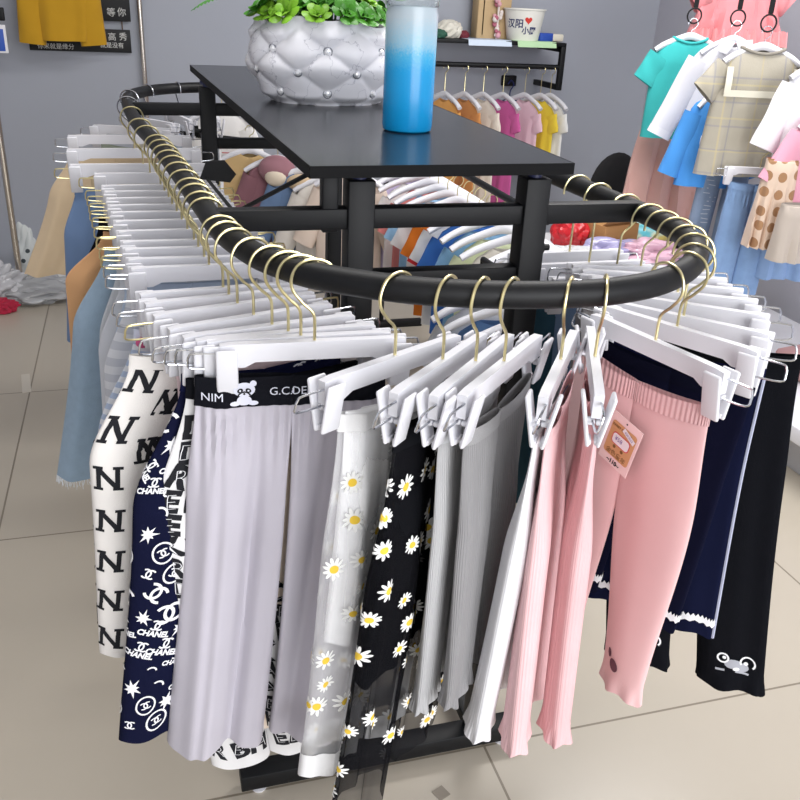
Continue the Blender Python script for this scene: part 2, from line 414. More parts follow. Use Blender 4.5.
for k, X, Y, dx, dy in (('g', .688, 1.004, .27, -.96), ('h', .752, 1.05, .5, -.87), ('i', .79, 1.092, .68, -.73), ('j', .826, 1.148, .8, -.6), ('k', .848, 1.2, .88, -.47), ('l', .858, 1.25, .9, -.43),
                        ('m', .864, 1.3, .93, -.36), ('n', .866, 1.35, .97, -.22), ('o', .865, 1.43, 1, -.08), ('p', .861, 1.53, 1, 0), ('q', .857, 1.61, 1, .02)):
    hanger(k, X, Y, (dx, dy), 'gold', 'silver', '', RG)
for k, X, Y, dx, dy in (('s', -.012, 2.86, -1, 0), ('t', -.006, 3.04, -.9, .3), ('u', .055, 3.22, -.6, .8), ('v', .16, 3.32, -.25, .97), ('w', .29, 3.365, 0, 1)):
    hanger(k, X, Y, (dx, dy), 'silver', 'silver', '', KG)

# ------------------------------------------------------------------ trousers
ARC = {}
def arc_angle(w, t, a):
    """angle swept from the middle of the face after walking the distance a round a flattened leg"""
    k = (round(w, 3), round(t, 3))
    if k not in ARC:
        n = 240; pts = [(k[0]*math.cos(PI/2+PI*i/n), k[1]*math.sin(PI/2+PI*i/n)) for i in range(n+1)]; L_ = [0]
        for p, q in zip(pts, pts[1:]): L_.append(L_[-1]+math.hypot(p[0]-q[0], p[1]-q[1]))
        ARC[k] = L_
    L_ = ARC[k]; b = min(abs(a), L_[-1]*.999); lo, hi = 0, len(L_)-1
    while hi-lo > 1:
        m = (lo+hi)//2
        if L_[m] <= b: lo = m
        else: hi = m
    f = lo+(b-L_[lo])/max(1e-9, L_[hi]-L_[lo])
    return math.copysign(PI*f/(len(L_)-1), a)
class Pants:
    def __init__(s, W=.21, L=.56, rise=.36, wk=None, wh=.05, ch=None, t=(.005, .012, .014), amp=.004, nf=3, ph=0, sag=.012, lean=(0, 0), ruffle=0, xo=0, yo=0, legs=(1, 1), bunch=0, zo=0, push=0, gath=0, valley=None):
        s.W, s.L, s.rise, s.wh, s.t, s.amp, s.nf, s.ph, s.sag, s.lean, s.ruffle, s.xo, s.yo, s.legs, s.bunch, s.zo = W, L, rise, wh, t, amp, nf, ph, sag, lean, ruffle, xo, yo, legs, bunch, zo
        s.push = push; s.gath = gath; s.valley = valley
        s.wk = wk if wk else (W/4*.95+wh)/2
        s.ch = ch if ch is not None else W/4
    def leg(s, g, v):
        w = curve([(0, s.W/4*1.02), (s.rise, max(s.wk, 0)), (1, s.wh)], v)
        c = curve([(0, s.W/4), (s.rise, lerp(s.W/4, s.ch, .5)), (1, s.ch)], v)*g
        t = curve([(0, s.t[0]), (.12, s.t[0]*1.25), (.4, s.t[1]), (1, s.t[2])], v)
        return c, w, t
    def S(s, g, th, v, off=0):
        c, w, t = s.leg(g, v); cs, sn = math.cos(th), math.sin(th)
        if s.ruffle and v > .94:
            k = (v-.94)/.06; r = s.ruffle*k*math.sin(7*th+g); w += r*.45+s.ruffle*.25*k; t += r*.6+s.ruffle*.5*k
        if off:
            nx, ny = cs/max(w, 1e-3), sn/max(t, 1e-3); q = math.hypot(nx, ny); ox, oy = nx/q*off, ny/q*off
        else: ox = oy = 0
        x = c + w*cs; y = t*sn
        a = s.amp*(curve([(0, s.bunch), (.1, .35), (.5, .8), (1, 1)], v))
        u = x/s.W*2*PI*s.nf
        y += a*(math.sin(u+s.ph+.6*math.sin(3*v+s.ph)) + .45*math.sin(1.9*u+2*s.ph-1.5*v))
        if s.gath: y += s.gath*math.exp(-((v-.1)/.12)**2)*sm((v-.058)/.03)*math.sin(x*2*PI/.0165+1.5*math.sin(x*60))
        if s.valley and sn > 0:
            for x0, dep, wd in s.valley: y -= dep*sn*math.exp(-((x-x0-.02*v)/wd)**2)*sm((v-.05)/.4)
        z = -v*s.L*s.legs[0 if g < 0 else 1] - s.sag*(1-min(1, (x/(s.W/2))**2))*(1-sm(v/.5))
        if s.ruffle and v > .97: z += .0015*math.sin(7*th)
        z += .003*math.sin(4*th+s.ph)*sm((v-.8)/.2)
        return Vector((s.xo+x+ox+s.push*sm(v/.32)+s.lean[0]*v**1.4, s.yo+y+oy+s.lean[1]*v**1.2, z+s.zo))
    def grid(s, mb, v0=0, v1=1, nv=44, ns=44, mi=0, off=0, legs=(-1, 1)):
        for g in legs:
            vs = []; uvs = []; fs = []
            for i in range(nv+1):
                v = lerp(v0, v1, i/nv); w = s.leg(g, v)[1]
                for k in range(ns):
                    th = 2*PI*k/ns; vs.append(s.S(g, th, v, off)); uvs.append((2*w*(k if k <= ns/2 else ns-k)/ns*2, v*s.L))
            for i in range(nv):
                for k in range(ns): fs.append([i*ns+k, i*ns+(k+1) % ns, (i+1)*ns+(k+1) % ns, (i+1)*ns+k])
            mb.add(vs, fs, mi, uvs)
        return mb
    def put(s, mb, g, side, a0, d0, shape, mi, rot=0, sc=1, off=.0012):
        """print a flat shape on the leg, a0 from the leg's middle to the viewer's right, d0 below the waist"""
        vs, fs = xf(shape, a0, 0, rot, sc); out = []
        for a, b in vs:
            v = min(1.0, max(0, (d0-b)/s.L)); c, w, t = s.leg(g, v)
            out.append(s.S(g, side*PI/2+arc_angle(w, t, a), v, off))
        mb.add(out, fs, mi)
WZ = RZ-.147
GR = 'children\'s trousers hanging from the rack rail'
def hung(name, label, cat, key, group=GR):
    X, Y, rz = HANG[key]
    return empty(name, label, cat, (X, Y, WZ-(.045 if key in ('o', 'p', 'q') else 0)), rz, group)
def plain(name, label, cat, key, m, band=None, bandh=.022, **k):
    p = Pants(**k); nb = bandh/p.L
    r = hung(name, label, cat, key)
    p.grid(MB(), nb if band else 0).build('body', m, r)
    if band: p.grid(MB(), 0, nb, 5, off=.0015).build('waistband', band, r)
    return r, p

pal = {}
# --- left side, far to near
FAR = [
 ('s', 'trousers', 'beige wide leg trousers, farthest pair at the left end of the rack', 'trousers', 'd3bd9e', dict(W=.26, L=.37, wh=.075, ch=.075, lean=(.115, 0), xo=.05, push=.04, amp=.006, t=(.008, .02, .026))),
 ('t', 'leggings', 'sage leggings hung on the far left bend behind the beige trousers', 'leggings', '9aa394', dict(L=.45)),
 ('u', 'trousers', 'cream trousers hung on the far bend, silver hook nearest the corner', 'trousers', 'dcd6c8', dict(L=.42)),
 ('v', 'trousers', 'light blue trousers hung on the far bend of the rail', 'trousers', 'b4c6dc', dict(L=.42)),
 ('w', 'leggings', 'white leggings hung on the far bend, next to the back post', 'leggings', 'e4e4e6', dict(L=.42)),
 (3, 'trousers', 'sand coloured trousers right in front of the far beige pair', 'trousers', 'c6b290', dict(L=.4, xo=.02)),
 (4, 'jeans', 'mid blue jeans hanging in front of the beige wide leg trousers', 'jeans', '6f88ae', dict(W=.26, L=.42, wh=.062, lean=(.03, 0), xo=.04, push=.04, t=(.008, .018, .022))),
 (5, 'jeans', 'dark blue jeans tucked close beside the mid blue jeans', 'jeans', '3e5170', dict(W=.22, L=.54)),
 (6, 'jeans', 'steel blue jeans between the dark blue jeans and the black trousers', 'jeans', '59708f', dict(W=.22, L=.5)),
 (7, 'trousers', 'black trousers hanging between the blue jeans and the orange trousers', 'trousers', '15161b', dict(W=.25, L=.66, wh=.06, lean=(.03, 0), xo=.02, push=.085, t=(.008, .018, .022))),
 (8, 'shorts', 'navy shorts hanging just behind the orange trousers', 'shorts', '27324f', dict(W=.23, L=.34)),
 (9, 'trousers', 'orange tan trousers hanging between black trousers and frayed denim', 'trousers', 'd6a577', dict(W=.245, L=.34, wh=.06, lean=(.01, 0), xo=.02, push=.09)),
 (10, 'jeans', 'slate blue jeans hanging between orange trousers and frayed denim', 'jeans', '64788c', dict(W=.22, L=.5)),
 (12, 'trousers', 'pale grey sweat trousers right in front of the frayed denim', 'trousers', 'c8ccd2', dict(W=.235, L=.5, wh=.05, xo=.015, push=.05, lean=(.02, 0))),
 (13, 'trousers', 'light grey trousers, second pair in front of the frayed denim', 'trousers', 'd2d5dc', dict(W=.235, L=.5, wh=.055, xo=.015, push=.055, lean=(.02, 0))),
 (14, 'trousers', 'ice blue trousers hanging just behind the grey and white pair', 'trousers', 'bccbe0', dict(W=.23, L=.48, xo=.015, push=.04)),
 (16, 'shorts', 'powder blue shorts between the striped leggings', 'shorts', 'b9c8e6', dict(W=.22, L=.3)),
 (18, 'leggings', 'pale lavender leggings just behind the letter N trousers', 'leggings', 'c9cbe0', dict(W=.22, L=.52, wh=.04)),
 (20, 'trousers', 'pale pink trousers squeezed between the N print and the navy print pairs', 'trousers', 'ecd3d6', dict(W=.215, L=.5, wh=.05, lean=(.03, 0), xo=.01)),
 (23, 'trousers', 'peach trousers hidden close behind the lilac grey wide trousers', 'trousers', 'ead9c8', dict(W=.22, L=.66, wh=.06, lean=(-.035, -.012), amp=.001, t=(.004, .006, .007))),
]
for key, nm, lb, cat, hx, kw in FAR:
    kw.setdefault('ph', (hash(str(key)) % 7)); kw['ph'] = len(lb) % 6
    kw.setdefault('amp', .003); kw.setdefault('t', (.005, .011, .013))
    plain(nm, lb, cat, key, cloth('cloth_'+hx, hx), cloth('band_'+hx, hx), **kw)
# frayed light denim
r, p = plain('jeans', 'light blue wide leg jeans with frayed hem on the left of the rack', 'jeans', 11, cloth('light_denim', '96acc0', .12, .4, 500, 60), cloth('denim_band', '8da3b8', .1, .4), W=.26, L=.5, wh=.07, ch=.068, lean=(.08, 0), xo=.02, push=.06, t=(.008, .022, .03), amp=.005)
fr = MB()
for g in (-1, 1):
    for k in range(150):
        th = 2*PI*k/150+random.uniform(-.02, .02); q = p.S(g, th, 1)
        fr.tube([q, q+Vector((random.uniform(-.004, .004), random.uniform(-.004, .004), -random.uniform(.01, .022)))], .0007, 3, False)
f = fr.build('frayed_hem', cloth('fray', 'e4e9ee'), r); f['label'] = 'white frayed threads'
# striped
plain('leggings', 'grey and white banded leggings hanging beside the frayed denim', 'leggings', 15, stripes('grey_white_bands', 'dfe1e6', 'c9ccd4', .03), None, W=.235, L=.5, wh=.045, xo=.015, push=.055, lean=(.03, 0), t=(.006, .014, .016))
r, p = plain('leggings', 'pale blue striped leggings hanging just behind the letter N trousers', 'leggings', 17, stripes('blue_white_stripe', 'e8ecf4', 'b7c7e2', .017, .5), cloth('stripe_band', 'd9dff0'), W=.235, L=.56, wh=.04, xo=.02, push=.075, lean=(.035, 0), t=(.006, .018, .018))
tg = MB().box((.122, .016, -.09), (.016, .0012, .01), .0004).build('care_tag', M_wink, r)

bw = MB()
for sx in (-1, 1): bw.ball((.118+sx*.011, .012, -.02), .011, 8, sc=(1, .5, .8))
bw.ball((.118, .015, -.02), .006, 6)
bw.build('bow', mat('magenta_bow', 'd8608f', .8), r)
# letter N trousers
r = hung('trousers', 'cream wide trousers printed with big black letter N', 'trousers', 19)
p = Pants(W=.235, L=.505, wh=.046, wk=.056, ch=.085, lean=(.02, 0), xo=.045, push=.06, t=(.008, .03, .03), amp=.003, nf=2, legs=(1, 1))
mb = p.grid(MB(), .03); NN = text('N', .05, .006, .0012)
serif = join(NN, *[bar2(sx*.0145-.0075, sy*.0168, sx*.0145+.0075, sy*.0168, .0045) for sx in (-1, 1) for sy in (-1, 1)])
for g in (-1, 1):
    for side in (1, -1):
        for c in range(-1, 2):
            for k in range(9):
                d = .035+k*.072+(.036 if c % 2 else 0)
                if d > .48: continue
                p.put(mb, g, side, c*.072-.036, d, serif, 1, rot=-.06)
mb.build('body', [cloth('cream_cotton', 'ece8e4'), M_ink], r)
p.grid(MB(), 0, .04, 5, off=.0015).build('waistband', cloth('cream_band', 'eae6e2'), r)

# navy emblem trousers
r = hung('trousers', 'navy trousers covered in white stars, round emblems and lettering', 'trousers', 21)
p = Pants(W=.235, L=.61, wh=.05, wk=.056, ch=.088, lean=(.06, 0), xo=.012, push=.06, t=(.008, .024, .026), amp=.003, nf=2)
mb = p.grid(MB(), .03)
CC = join(arc(-.0062, 0, .0115, .0042, -PI+.85, PI-.85, 18), arc(.0062, 0, .0115, .0042, .85, 2*PI-.85, 18))
CCs = xf(CC, 0, 0, 0, .62)
OV = join(arc(0, 0, .014, .0028, 0, 2*PI, 20, .0165), xf(CC, 0, 0, .3, .5))
LT = join(text('CHANEL', .0125, .006, .0006), xf(CCs, 0, .014))
ST = star(0, 0, .015)
CRES = arc(0, 0, .009, .003, .3, 2.6, 8)
rnd = random.Random(4)
motifs = [ST, xf(CC, 0, 0, 0, 1.15), LT, OV, ST, CRES, CCs, LT]
for g in (-1, 1):
    for side in (1, -1):
        for row in range(18):
            for c in range(-1, 2):
                d = .03+row*.034+rnd.uniform(-.005, .005)
                if d > .585: continue
                a = (c+.5*(row % 2))*.038+rnd.uniform(-.004, .004)
                m = motifs[(row*3+c*5+(2 if side > 0 else 0)+g) % 8]
                p.put(mb, g, side, a, d, fine(m[0], m[1], .008), 1, rot=rnd.uniform(-.8, .5), sc=rnd.uniform(.85, 1.1))
mb.build('body', [cloth('navy_cotton', '12152f'), M_wink], r)
p.grid(MB(), 0, .04, 5, off=.0015).build('waistband', cloth('navy_band', '181c3c'), r)

# black and white block letter trousers
r = hung('trousers', 'black and white block letter print trousers peeking below the lilac grey pair', 'trousers', 22)
p = Pants(W=.24, L=.72, wh=.05, ch=.05, lean=(-.06, 0), xo=.02, push=.08, t=(.006, .018, .022), amp=.003, nf=2)
mb = p.grid(MB(), .03); rnd = random.Random(9)
for g in (-1, 1):
    for side in (1, -1):
        for row in range(18):
            for c in range(-1, 2):
                d = .03+row*.038
                ch = rnd.choice('BREKDHPA')
                p.put(mb, g, side, c*.034+rnd.uniform(-.004, .004), d, text(ch, .046, .007, .0025), 1, rot=rnd.uniform(-.25, .25), off=.0010)
                p.put(mb, g, side, c*.034+rnd.uniform(-.004, .004), d, text(ch, .036, .007, -.0012), 2, rot=rnd.uniform(-.25, .25), off=.0016)
mb.build('body', [cloth('block_print_ground', 'e6e5e6'), M_ink, M_wink], r)
p.grid(MB(), 0, .04, 5, off=.0015).build('waistband', cloth('block_band', '17181d'), r)

# lilac grey wide trousers
r = hung('trousers', 'lilac grey wide leg trousers with black lettered waistband at the front left', 'trousers', 25)
p = Pants(W=.255, L=.645, rise=.3, wk=.07, wh=.076, ch=.082, lean=(.05, .0), xo=.03, t=(.006, .024, .046), amp=.010, nf=2.6, ph=1.2, sag=.004, bunch=.12, gath=.0028, valley=((.04, .028, .013), (.092, .014, .010), (-.055, .018, .012)), zo=.012)
p.grid(MB(), .062, 1, 50, 110).build('body', cloth('lilac_crepe', 'bdb9c3', .03, .12, 700), r)
mb = p.grid(MB(), 0, .068, 8, 110, off=.002)
def band_put(mb, x, d, shape, mi, off=.0046):
    # along the whole band, x from the garment's middle to the viewer's right
    for_v = []
    for a, b in shape[0]:
        X = -(x+a); g = 1 if X > 0 else -1; v = max(0, (d-b)/p.L); c, w, t = p.leg(g, v)
        q = max(-1, min(1, (X-c)/w)); th = math.acos(q); for_v.append(p.S(g, th, v, off))
    mb.add(for_v, shape[1], mi)
band_put(mb, .008, .021, text('G.C.DENIM', .0165, .004), 1)
band_put(mb, -.108, .027, text('NIM', .0165, .004), 1)
pd = join(disc(0, .006, .0145, .0105, 18), disc(-.012, .015, .0045), disc(.012, .015, .0045), disc(0, -.010, .010, .0075, 16), disc(-.012, -.014, .007, .0035), disc(.012, -.014, .007, .0035))
band_put(mb, -.066, .023, fine(*pd, .006), 1)
pk = join(disc(-.0055, .005, .0042, .0032, 10, .5), disc(.0055, .005, .0042, .0032, 10, -.5), disc(0, .0, .0015), arc(0, -.006, .009, .0022, .3, PI-.3, 8))
band_put(mb, -.066, .023, fine(*pk, .006), 2, .0054)
pe = join(disc(-.0055, .005, .0014), disc(.0055, .005, .0014)); band_put(mb, -.066, .023, pe, 1, .006)
b = mb.build('waistband', [cloth('black_elastic', '15161c', .05, .3, 600), mat('silver_print', 'd6d8e6', .6), M_ink], r); b['label'] = 'black elastic waistband with panda emblem and white lettering'

# sheer daisy trousers
PET = mat('daisy_white', 'f2f2f0', .85); YEL = mat('daisy_yellow', 'ecc743', .85)
def daisy(r0, n=11, seed=0):
    rd = random.Random(seed); vs = []; fs = []
    for k in range(n):
        t = 2*PI*k/n+rd.uniform(-.1, .1); q = r0*rd.uniform(.55, .68)
        e = disc(q*math.cos(t), q*math.sin(t), r0*.42, r0*.15, 9, t); o = len(vs); vs += e[0]; fs += [[i+o for i in f] for f in e[1]]
    return vs, fs
def daisies(mb, p, spots, mi):
    for i, (g, side, a, d, s) in enumerate(spots):
        rot = i*.7
        p.put(mb, g, side, a, d, fine(*daisy(s, 10+i % 3, i), .007), mi, rot, off=.0014)
        p.put(mb, g, side, a, d, fine(*disc(0, 0, s*.36), .007), mi+1, off=.002)
def scatter(p, n, seed, lo=.05, hi=.97, smin=.0115, smax=.0185):
    rd = random.Random(seed); out = []; tries = 0
    while len(out) < n and tries < 4000:
        tries += 1
        g = rd.choice((-1, 1)); side = rd.choice((-1, 1, 1)); d = rd.uniform(lo, hi)*p.L; w = p.leg(g, d/p.L)[1]; a = rd.uniform(-w*1.2, w*1.2); s = rd.uniform(smin, smax)
        if all(not (o[0] == g and o[1] == side and math.hypot(o[2]-a, o[3]-d) < .034) for o in out): out.append((g, side, a, d, s))
    return out
def sheer(label, key, tulle_m, lin_m, band_m, kw, linkw, n, seed, cuff):
    r = hung('sheer_trousers', label, 'trousers', key)
    q = Pants(**linkw); q.grid(MB(), .0, 1, 30, 36).build('lining', lin_m, r)
    p = Pants(**kw); mb = p.grid(MB(), .04, 1, 46, 44); daisies(mb, p, scatter(p, n, seed), 1)
    mb.build('tulle_layer', [tulle_m, PET, YEL], r)
    p.grid(MB(), 0, .042, 5, off=.0015).build('waistband', band_m, r)
    if cuff: p.grid(MB(), .93, 1, 6, off=.002).build('cuff', cuff, r)
    return r
sheer('sheer white trousers with daisies over white shorts at the front of the rack', 'a', tulle('white_tulle', 'f6f6f8', .20), cloth('white_lining', 'f8f8fa'), cloth('white_elastic', 'e9e9ea'),
      dict(W=.19, L=.585, wk=.056, wh=.05, ch=.055, t=(.007, .024, .022), amp=.005, nf=3.5, ph=.4, lean=(.055, .0), bunch=.5),
      dict(W=.17, L=.36, rise=.5, wk=.04, wh=.038, ch=.045, t=(.004, .018, .018), amp=.004, nf=3.5, ph=.4, lean=(.03, 0)), 60, 3, cloth('white_cuff', 'ebebec'))
sheer('sheer black trousers with daisies over black shorts at the front of the rack', 'b', tulle('black_tulle', '141418', .45), cloth('black_lining', '0f1014'), cloth('black_elastic_band', '131418'),
      dict(W=.24, L=.66, wk=.074, wh=.07, ch=.084, t=(.007, .024, .026), amp=.006, nf=3.5, ph=2.4, lean=(.035, -.035), bunch=.4),
      dict(W=.22, L=.40, rise=.5, wk=.062, wh=.058, ch=.064, t=(.005, .018, .021), amp=.004, nf=3.5, ph=2.4, lean=(.025, -.025)), 95, 11, None)

# grey, white and pink leggings seen end on
GK = ribbed('grey_melange_rib', '8c8b8d'); GK2 = ribbed('pale_grey_rib', 'b0b0b2')
plain('leggings', 'pale grey ruffle hem leggings squeezed next to the black daisy trousers', 'leggings', 'c', GK2, cloth('pale_grey_band', 'bfc0c4'), W=.2, L=.465, wh=.034, ch=.05, t=(.005, .011, .012), ruffle=.008, lean=(.025, -.005), amp=.003)
plain('leggings', 'mid grey melange ruffle hem leggings beside the white leggings', 'leggings', 'd', GK, cloth('melange_band', '959496'), W=.215, L=.45, wh=.038, ch=.055, t=(.006, .014, .013), ruffle=.008, lean=(.02, .004), amp=.004)
plain('leggings', 'white leggings with ruffle hem on the front of the rack', 'leggings', 'e', ribbed('white_rib', 'eeeef2', .005, .3), cloth('white_leg_band', 'ececf0'), W=.21, L=.535, wh=.04, ch=.055, t=(.005, .019, .02), ruffle=.006, lean=(.02, -.035), yo=-.006, amp=.003)
plain('leggings', 'light pink leggings clipped together with the white leggings', 'leggings', 'e', ribbed('light_pink_rib', 'e8bfc2', .005, .3), cloth('light_pink_band', 'e5bbbe'), W=.205, L=.535, wh=.04, ch=.055, t=(.005, .018, .02), ruffle=.006, lean=(.025, .01), yo=.007, amp=.003)
plain('leggings', 'rose pink ruffle hem leggings beside the pair with the price tag', 'leggings', 'f', ribbed('rose_rib', 'e4b6b9', .005, .3), cloth('rose_band', 'e1b2b5'), W=.205, L=.53, wh=.038, ch=.06, t=(.006, .02, .02), ruffle=.007, lean=(.02, .012), yo=.004, amp=.003)
# pink leggings with hang tag
r, p = plain('leggings', 'pink leggings with a cardboard hang tag at the front right', 'leggings', 'g', cloth('pink_jersey', 'e8bebf', .03, .12, 700), ribbed('pink_elastic', 'e5babb', .006, .8), .03, W=.265, L=.545, rise=.34, wk=.072, wh=.044, ch=.076, t=(.006, .012, .015), ruffle=.006, lean=(.0, 0), xo=-.02, amp=.002, nf=2, sag=.016)
mb = MB(); p.put(mb, 1, -1, -.012, .49, fine(*disc(.004, -.004, .009, .012, 16, .5), .006), 0); p.put(mb, 1, -1, -.016, .49, fine(*disc(-.006, .012, .0045, .008, 14, .2), .006), 0)
mb.build('patch', mat('plum_flock', '6d4652', .95), r)
# tag lies on the front face
tm = MB(); side = 1
def tagfn(a, b, lift=0):
    # a right, b up, from the tag's middle; tilted
    c, s = math.cos(-.22), math.sin(-.22); A, Bv = a*c-b*s, a*s+b*c
    return Vector((A-.012, -.0225-lift, -.112+Bv))
tm.prism([(-.031, -.043), (.031, -.043), (.031, .043), (-.031, .043)], .0008, lambda a, b, c: tagfn(a, b, c), 0)
def tp(shape, mi, lift): tm.add([tagfn(a, b, lift) for a, b in shape[0]], shape[1], mi)
def rrect(x0, y0, x1, y1, r_, n=4):
    vs = []
    for cx, cy, t in ((x1-r_, y1-r_, 0), (x0+r_, y1-r_, PI/2), (x0+r_, y0+r_, PI), (x1-r_, y0+r_, 1.5*PI)):
        for k in range(n+1): vs.append((cx+r_*math.cos(t+PI/2*k/n), cy+r_*math.sin(t+PI/2*k/n)))
    return vs, [list(range(len(vs)))]
tp(rrect(-.026, -.028, .026, .030, .005), 1, .0007)
tp(xf(text('金色童年', .0105, 0), 0, -.021), 2, .001); tp(xf(text('~110~', .010, 0, .0004), 0, -.0355), 3, .001)
tp(rrect(-.018, -.006, .019, .014, .006), 4, .001); tp(rrect(-.0165, -.0045, .0175, .0125, .005), 5, .0013)
tp(xf(text('¥58', .010, 0), -.004, .005), 6, .0016); tp(xf(text('SWEET CORNER', .0055, 0, .0002), -.004, .023), 2, .001)
tp(bar2(-.002, .026, .024, .017, .008), 5, .0015); tp(xf(text('4202053', .0055, 0), .011, .0215, -.33), 6, .0018)
tp(disc(0, .037, .0015), 3, .001); tp(xf(disc(0, 0, .003), -.008, -.010), 2, .001); tp(xf(disc(0, 0, .003), .008, -.010), 2, .001)
t = tm.build('hang_tag', [mat('tag_card', 'f0d8d6', .6), mat('tag_kraft', 'cfa070', .6), mat('tag_brown', '7a5a30', .6), M_ink, mat('tag_red', 'cf4a55', .5), M_wink, mat('tag_violet', '6a5aa0', .5)], r)
t['label'] = 'pale card hang tag with kraft panel, red price frame and the number 110'

# right hand leggings
r, p = plain('leggings', 'dark navy leggings with white lace hem right behind the pink pair', 'leggings', 'h', cloth('navy_jersey', '0d0f24', .05, .15), cloth('navy_jersey_band', '0c0e20'), W=.25, L=.46, wh=.046, ch=.075, lean=(-.03, 0), xo=.005, amp=.002, t=(.005, .012, .013))
def lace(p, r, d, m, name='lace_trim'):
    for g in (-1, 1):
        mb = MB(); vs = []; fs = []
        for i, dd in enumerate((-.005, -.001, .003, .0085)):
            for k in range(72): vs.append(p.S(g, 2*PI*k/72, (d+dd+(.003*math.cos(PI*k) if i == 0 else .002*math.cos(PI*k/2) if i == 3 else 0))/p.L, .0022))
        for i in range(3):
            for k in range(72): fs.append([i*72+k, i*72+(k+1) % 72, (i+1)*72+(k+1) % 72, (i+1)*72+k])
        mb.add(vs, fs).build(name, m, r)
lace(p, r, .425, M_wink)
mb = MB(); p.put(mb, 1, -1, .006, .447, join(([(0, 0), (.008, .005), (.008, -.005)], [[0, 1, 2]]), ([(0, 0), (-.008, .005), (-.008, -.005)], [[0, 2, 1]])), 0, off=.002); mb.build('bow', mat('tan_bow', 'c7a48c', .8), r)
r, p = plain('leggings', 'navy leggings with pale grey side seam and lace hem', 'leggings', 'i', cloth('mid_navy_jersey', '11152f', .05, .15), cloth('mid_navy_band', '12163a'), W=.25, L=.5, wh=.046, ch=.08, lean=(.018, 0), xo=.006, amp=.002, t=(.005, .012, .013))
lace(p, r, .465, M_wink)
mb = MB()
for g in (-1, 1): mb.tube([p.S(g, 0 if g > 0 else PI, k/30, .0012) for k in range(1, 31)], .0028, 6)
mb.build('side_piping', cloth('pale_piping', 'aeb2c8'), r)
r, p = plain('leggings', 'black leggings with embroidered grey mouse at the hem, far right', 'leggings', 'j', cloth('black_jersey', '101116', .06, .2), cloth('black_jersey_band', '0e0f13'), W=.27, L=.665, wh=.06, wk=.066, ch=.085, lean=(.07, .0), xo=.055, amp=.003, t=(.006, .013, .015), ruffle=.007)
MG = mat('grey_thread', 'a7a9b2', .9)
mouse = [(join(disc(0, 0, .013, .009), disc(.012, -.006, .012, .009), bar2(-.026, -.013, -.012, -.013, .004), bar2(.004, -.014, .024, -.018, .004)), 0), (arc(-.015, .010, .008, .003, 0, 2*PI, 16), 1), (arc(.022, .005, .011, .003, -.8, 3.6, 16), 1), (disc(.005, -.009, .005, .0035), 1), (disc(-.013, .011, .003), 1), (disc(.019, .003, .0035), 1)]
for g in (-1, 1):
    mb = MB()
    for shp, mi in mouse: p.put(mb, g, -1, .005, .605, fine(*xf(shp, 0, 0, 0, 1.15), .006), mi, off=.0016+.0006*mi)
    mb.build('embroidery', [MG, M_wink], r)
for key, nm, lb, cat, hx, kw in (
  ('k', 'leggings', 'charcoal leggings right behind the black embroidered pair', 'leggings', '2a2b33', dict(L=.5, W=.21)),
  ('l', 'jeans', 'indigo jeans on the right bend, second behind the embroidered pair', 'jeans', '35466b', dict(L=.5, W=.215)),
  ('m', 'leggings', 'plum leggings on the right bend of the rail', 'leggings', '6a4a5a', dict(L=.48, W=.21)),
  ('n', 'trousers', 'stone grey trousers on the right bend of the rail', 'trousers', '8f9094', dict(L=.5, W=.215)),
  ('o', 'jeans', 'faded blue jeans on the right side of the rail beyond the crossbar', 'jeans', '7088a8', dict(L=.5, W=.22)),
  ('p', 'trousers', 'dark teal trousers on the right side of the rail', 'trousers', '34505c', dict(L=.5, W=.215)),
  ('q', 'jeans', 'deep blue jeans farthest along the right side of the rail', 'jeans', '3c5684', dict(L=.5, W=.22))):
    plain(nm, lb, cat, key, cloth('cloth_'+hx, hx), cloth('band_'+hx, hx), t=(.005, .011, .012), amp=.003, ph=len(lb) % 6, **kw)

# ------------------------------------------------------------------ planter and tumbler on the shelf
ST_ = 1.361
PC = Vector((.443, 2.13, ST_))
pl = empty('planter', 'white tufted oval planter with crystal buttons on the dark shelf', 'planter', PC)
HP = .176; NB = 8; TH0 = -1.72+PI/8
def pot(th, z, lift=0):
    q = z/HP
    r = curve([(0, .70), (.12, .84), (.5, 1.0), (.8, .96), (1, .88)], q)
    u = (th-TH0)/(2*PI/NB); w = (z-.072)/.088
    a = abs(math.sin(PI*(u+w))); b = abs(math.sin(PI*(u-w)))
    puff = (a*b)**.45
    r = r*(.93+.085*puff)
    zz = z + (.006*math.sin(3*th+1)+.004*math.sin(8*th))*sm((q-.8)/.2)
    return Vector(((.186*r+lift)*math.cos(th), (.15*r+lift)*math.sin(th), zz))
vs = []; fs = []; NT, NZ = 192, 56
for i in range(NZ+1):
    for k in range(NT): vs.append(pot(2*PI*k/NT, HP*i/NZ))
for i in range(NZ):
    for k in range(NT): fs.append([i*NT+k, i*NT+(k+1) % NT, (i+1)*NT+(k+1) % NT, (i+1)*NT+k])
o = len(vs)
for k in range(NT):   # inner lip and soil depth
    p = pot(2*PI*k/NT, HP); vs.append((p.x*.93, p.y*.93, p.z-.004))
for k in range(NT):
    p = pot(2*PI*k/NT, HP); vs.append((p.x*.9, p.y*.9, HP-.03))
for k in range(NT):
    fs.append([NZ*NT+k, NZ*NT+(k+1) % NT, o+(k+1) % NT, o+k]); fs.append([o+k, o+(k+1) % NT, o+NT+(k+1) % NT, o+NT+k])
fs.append(list(range(NT))[::-1]); fs.append([o+NT+k for k in range(NT)])
M_pot = mat('white_glazed_resin', 'e2e2e8', .38, 0, .03, 9)
N, L, B = nodes_of(M_pot)
tc = N.new('ShaderNodeTexCoord'); nz = N.new('ShaderNodeTexNoise'); nz.inputs['Scale'].default_value = 14; nz.inputs['Detail'].default_value = 5
L.new(tc.outputs['Object'], nz.inputs['Vector'])
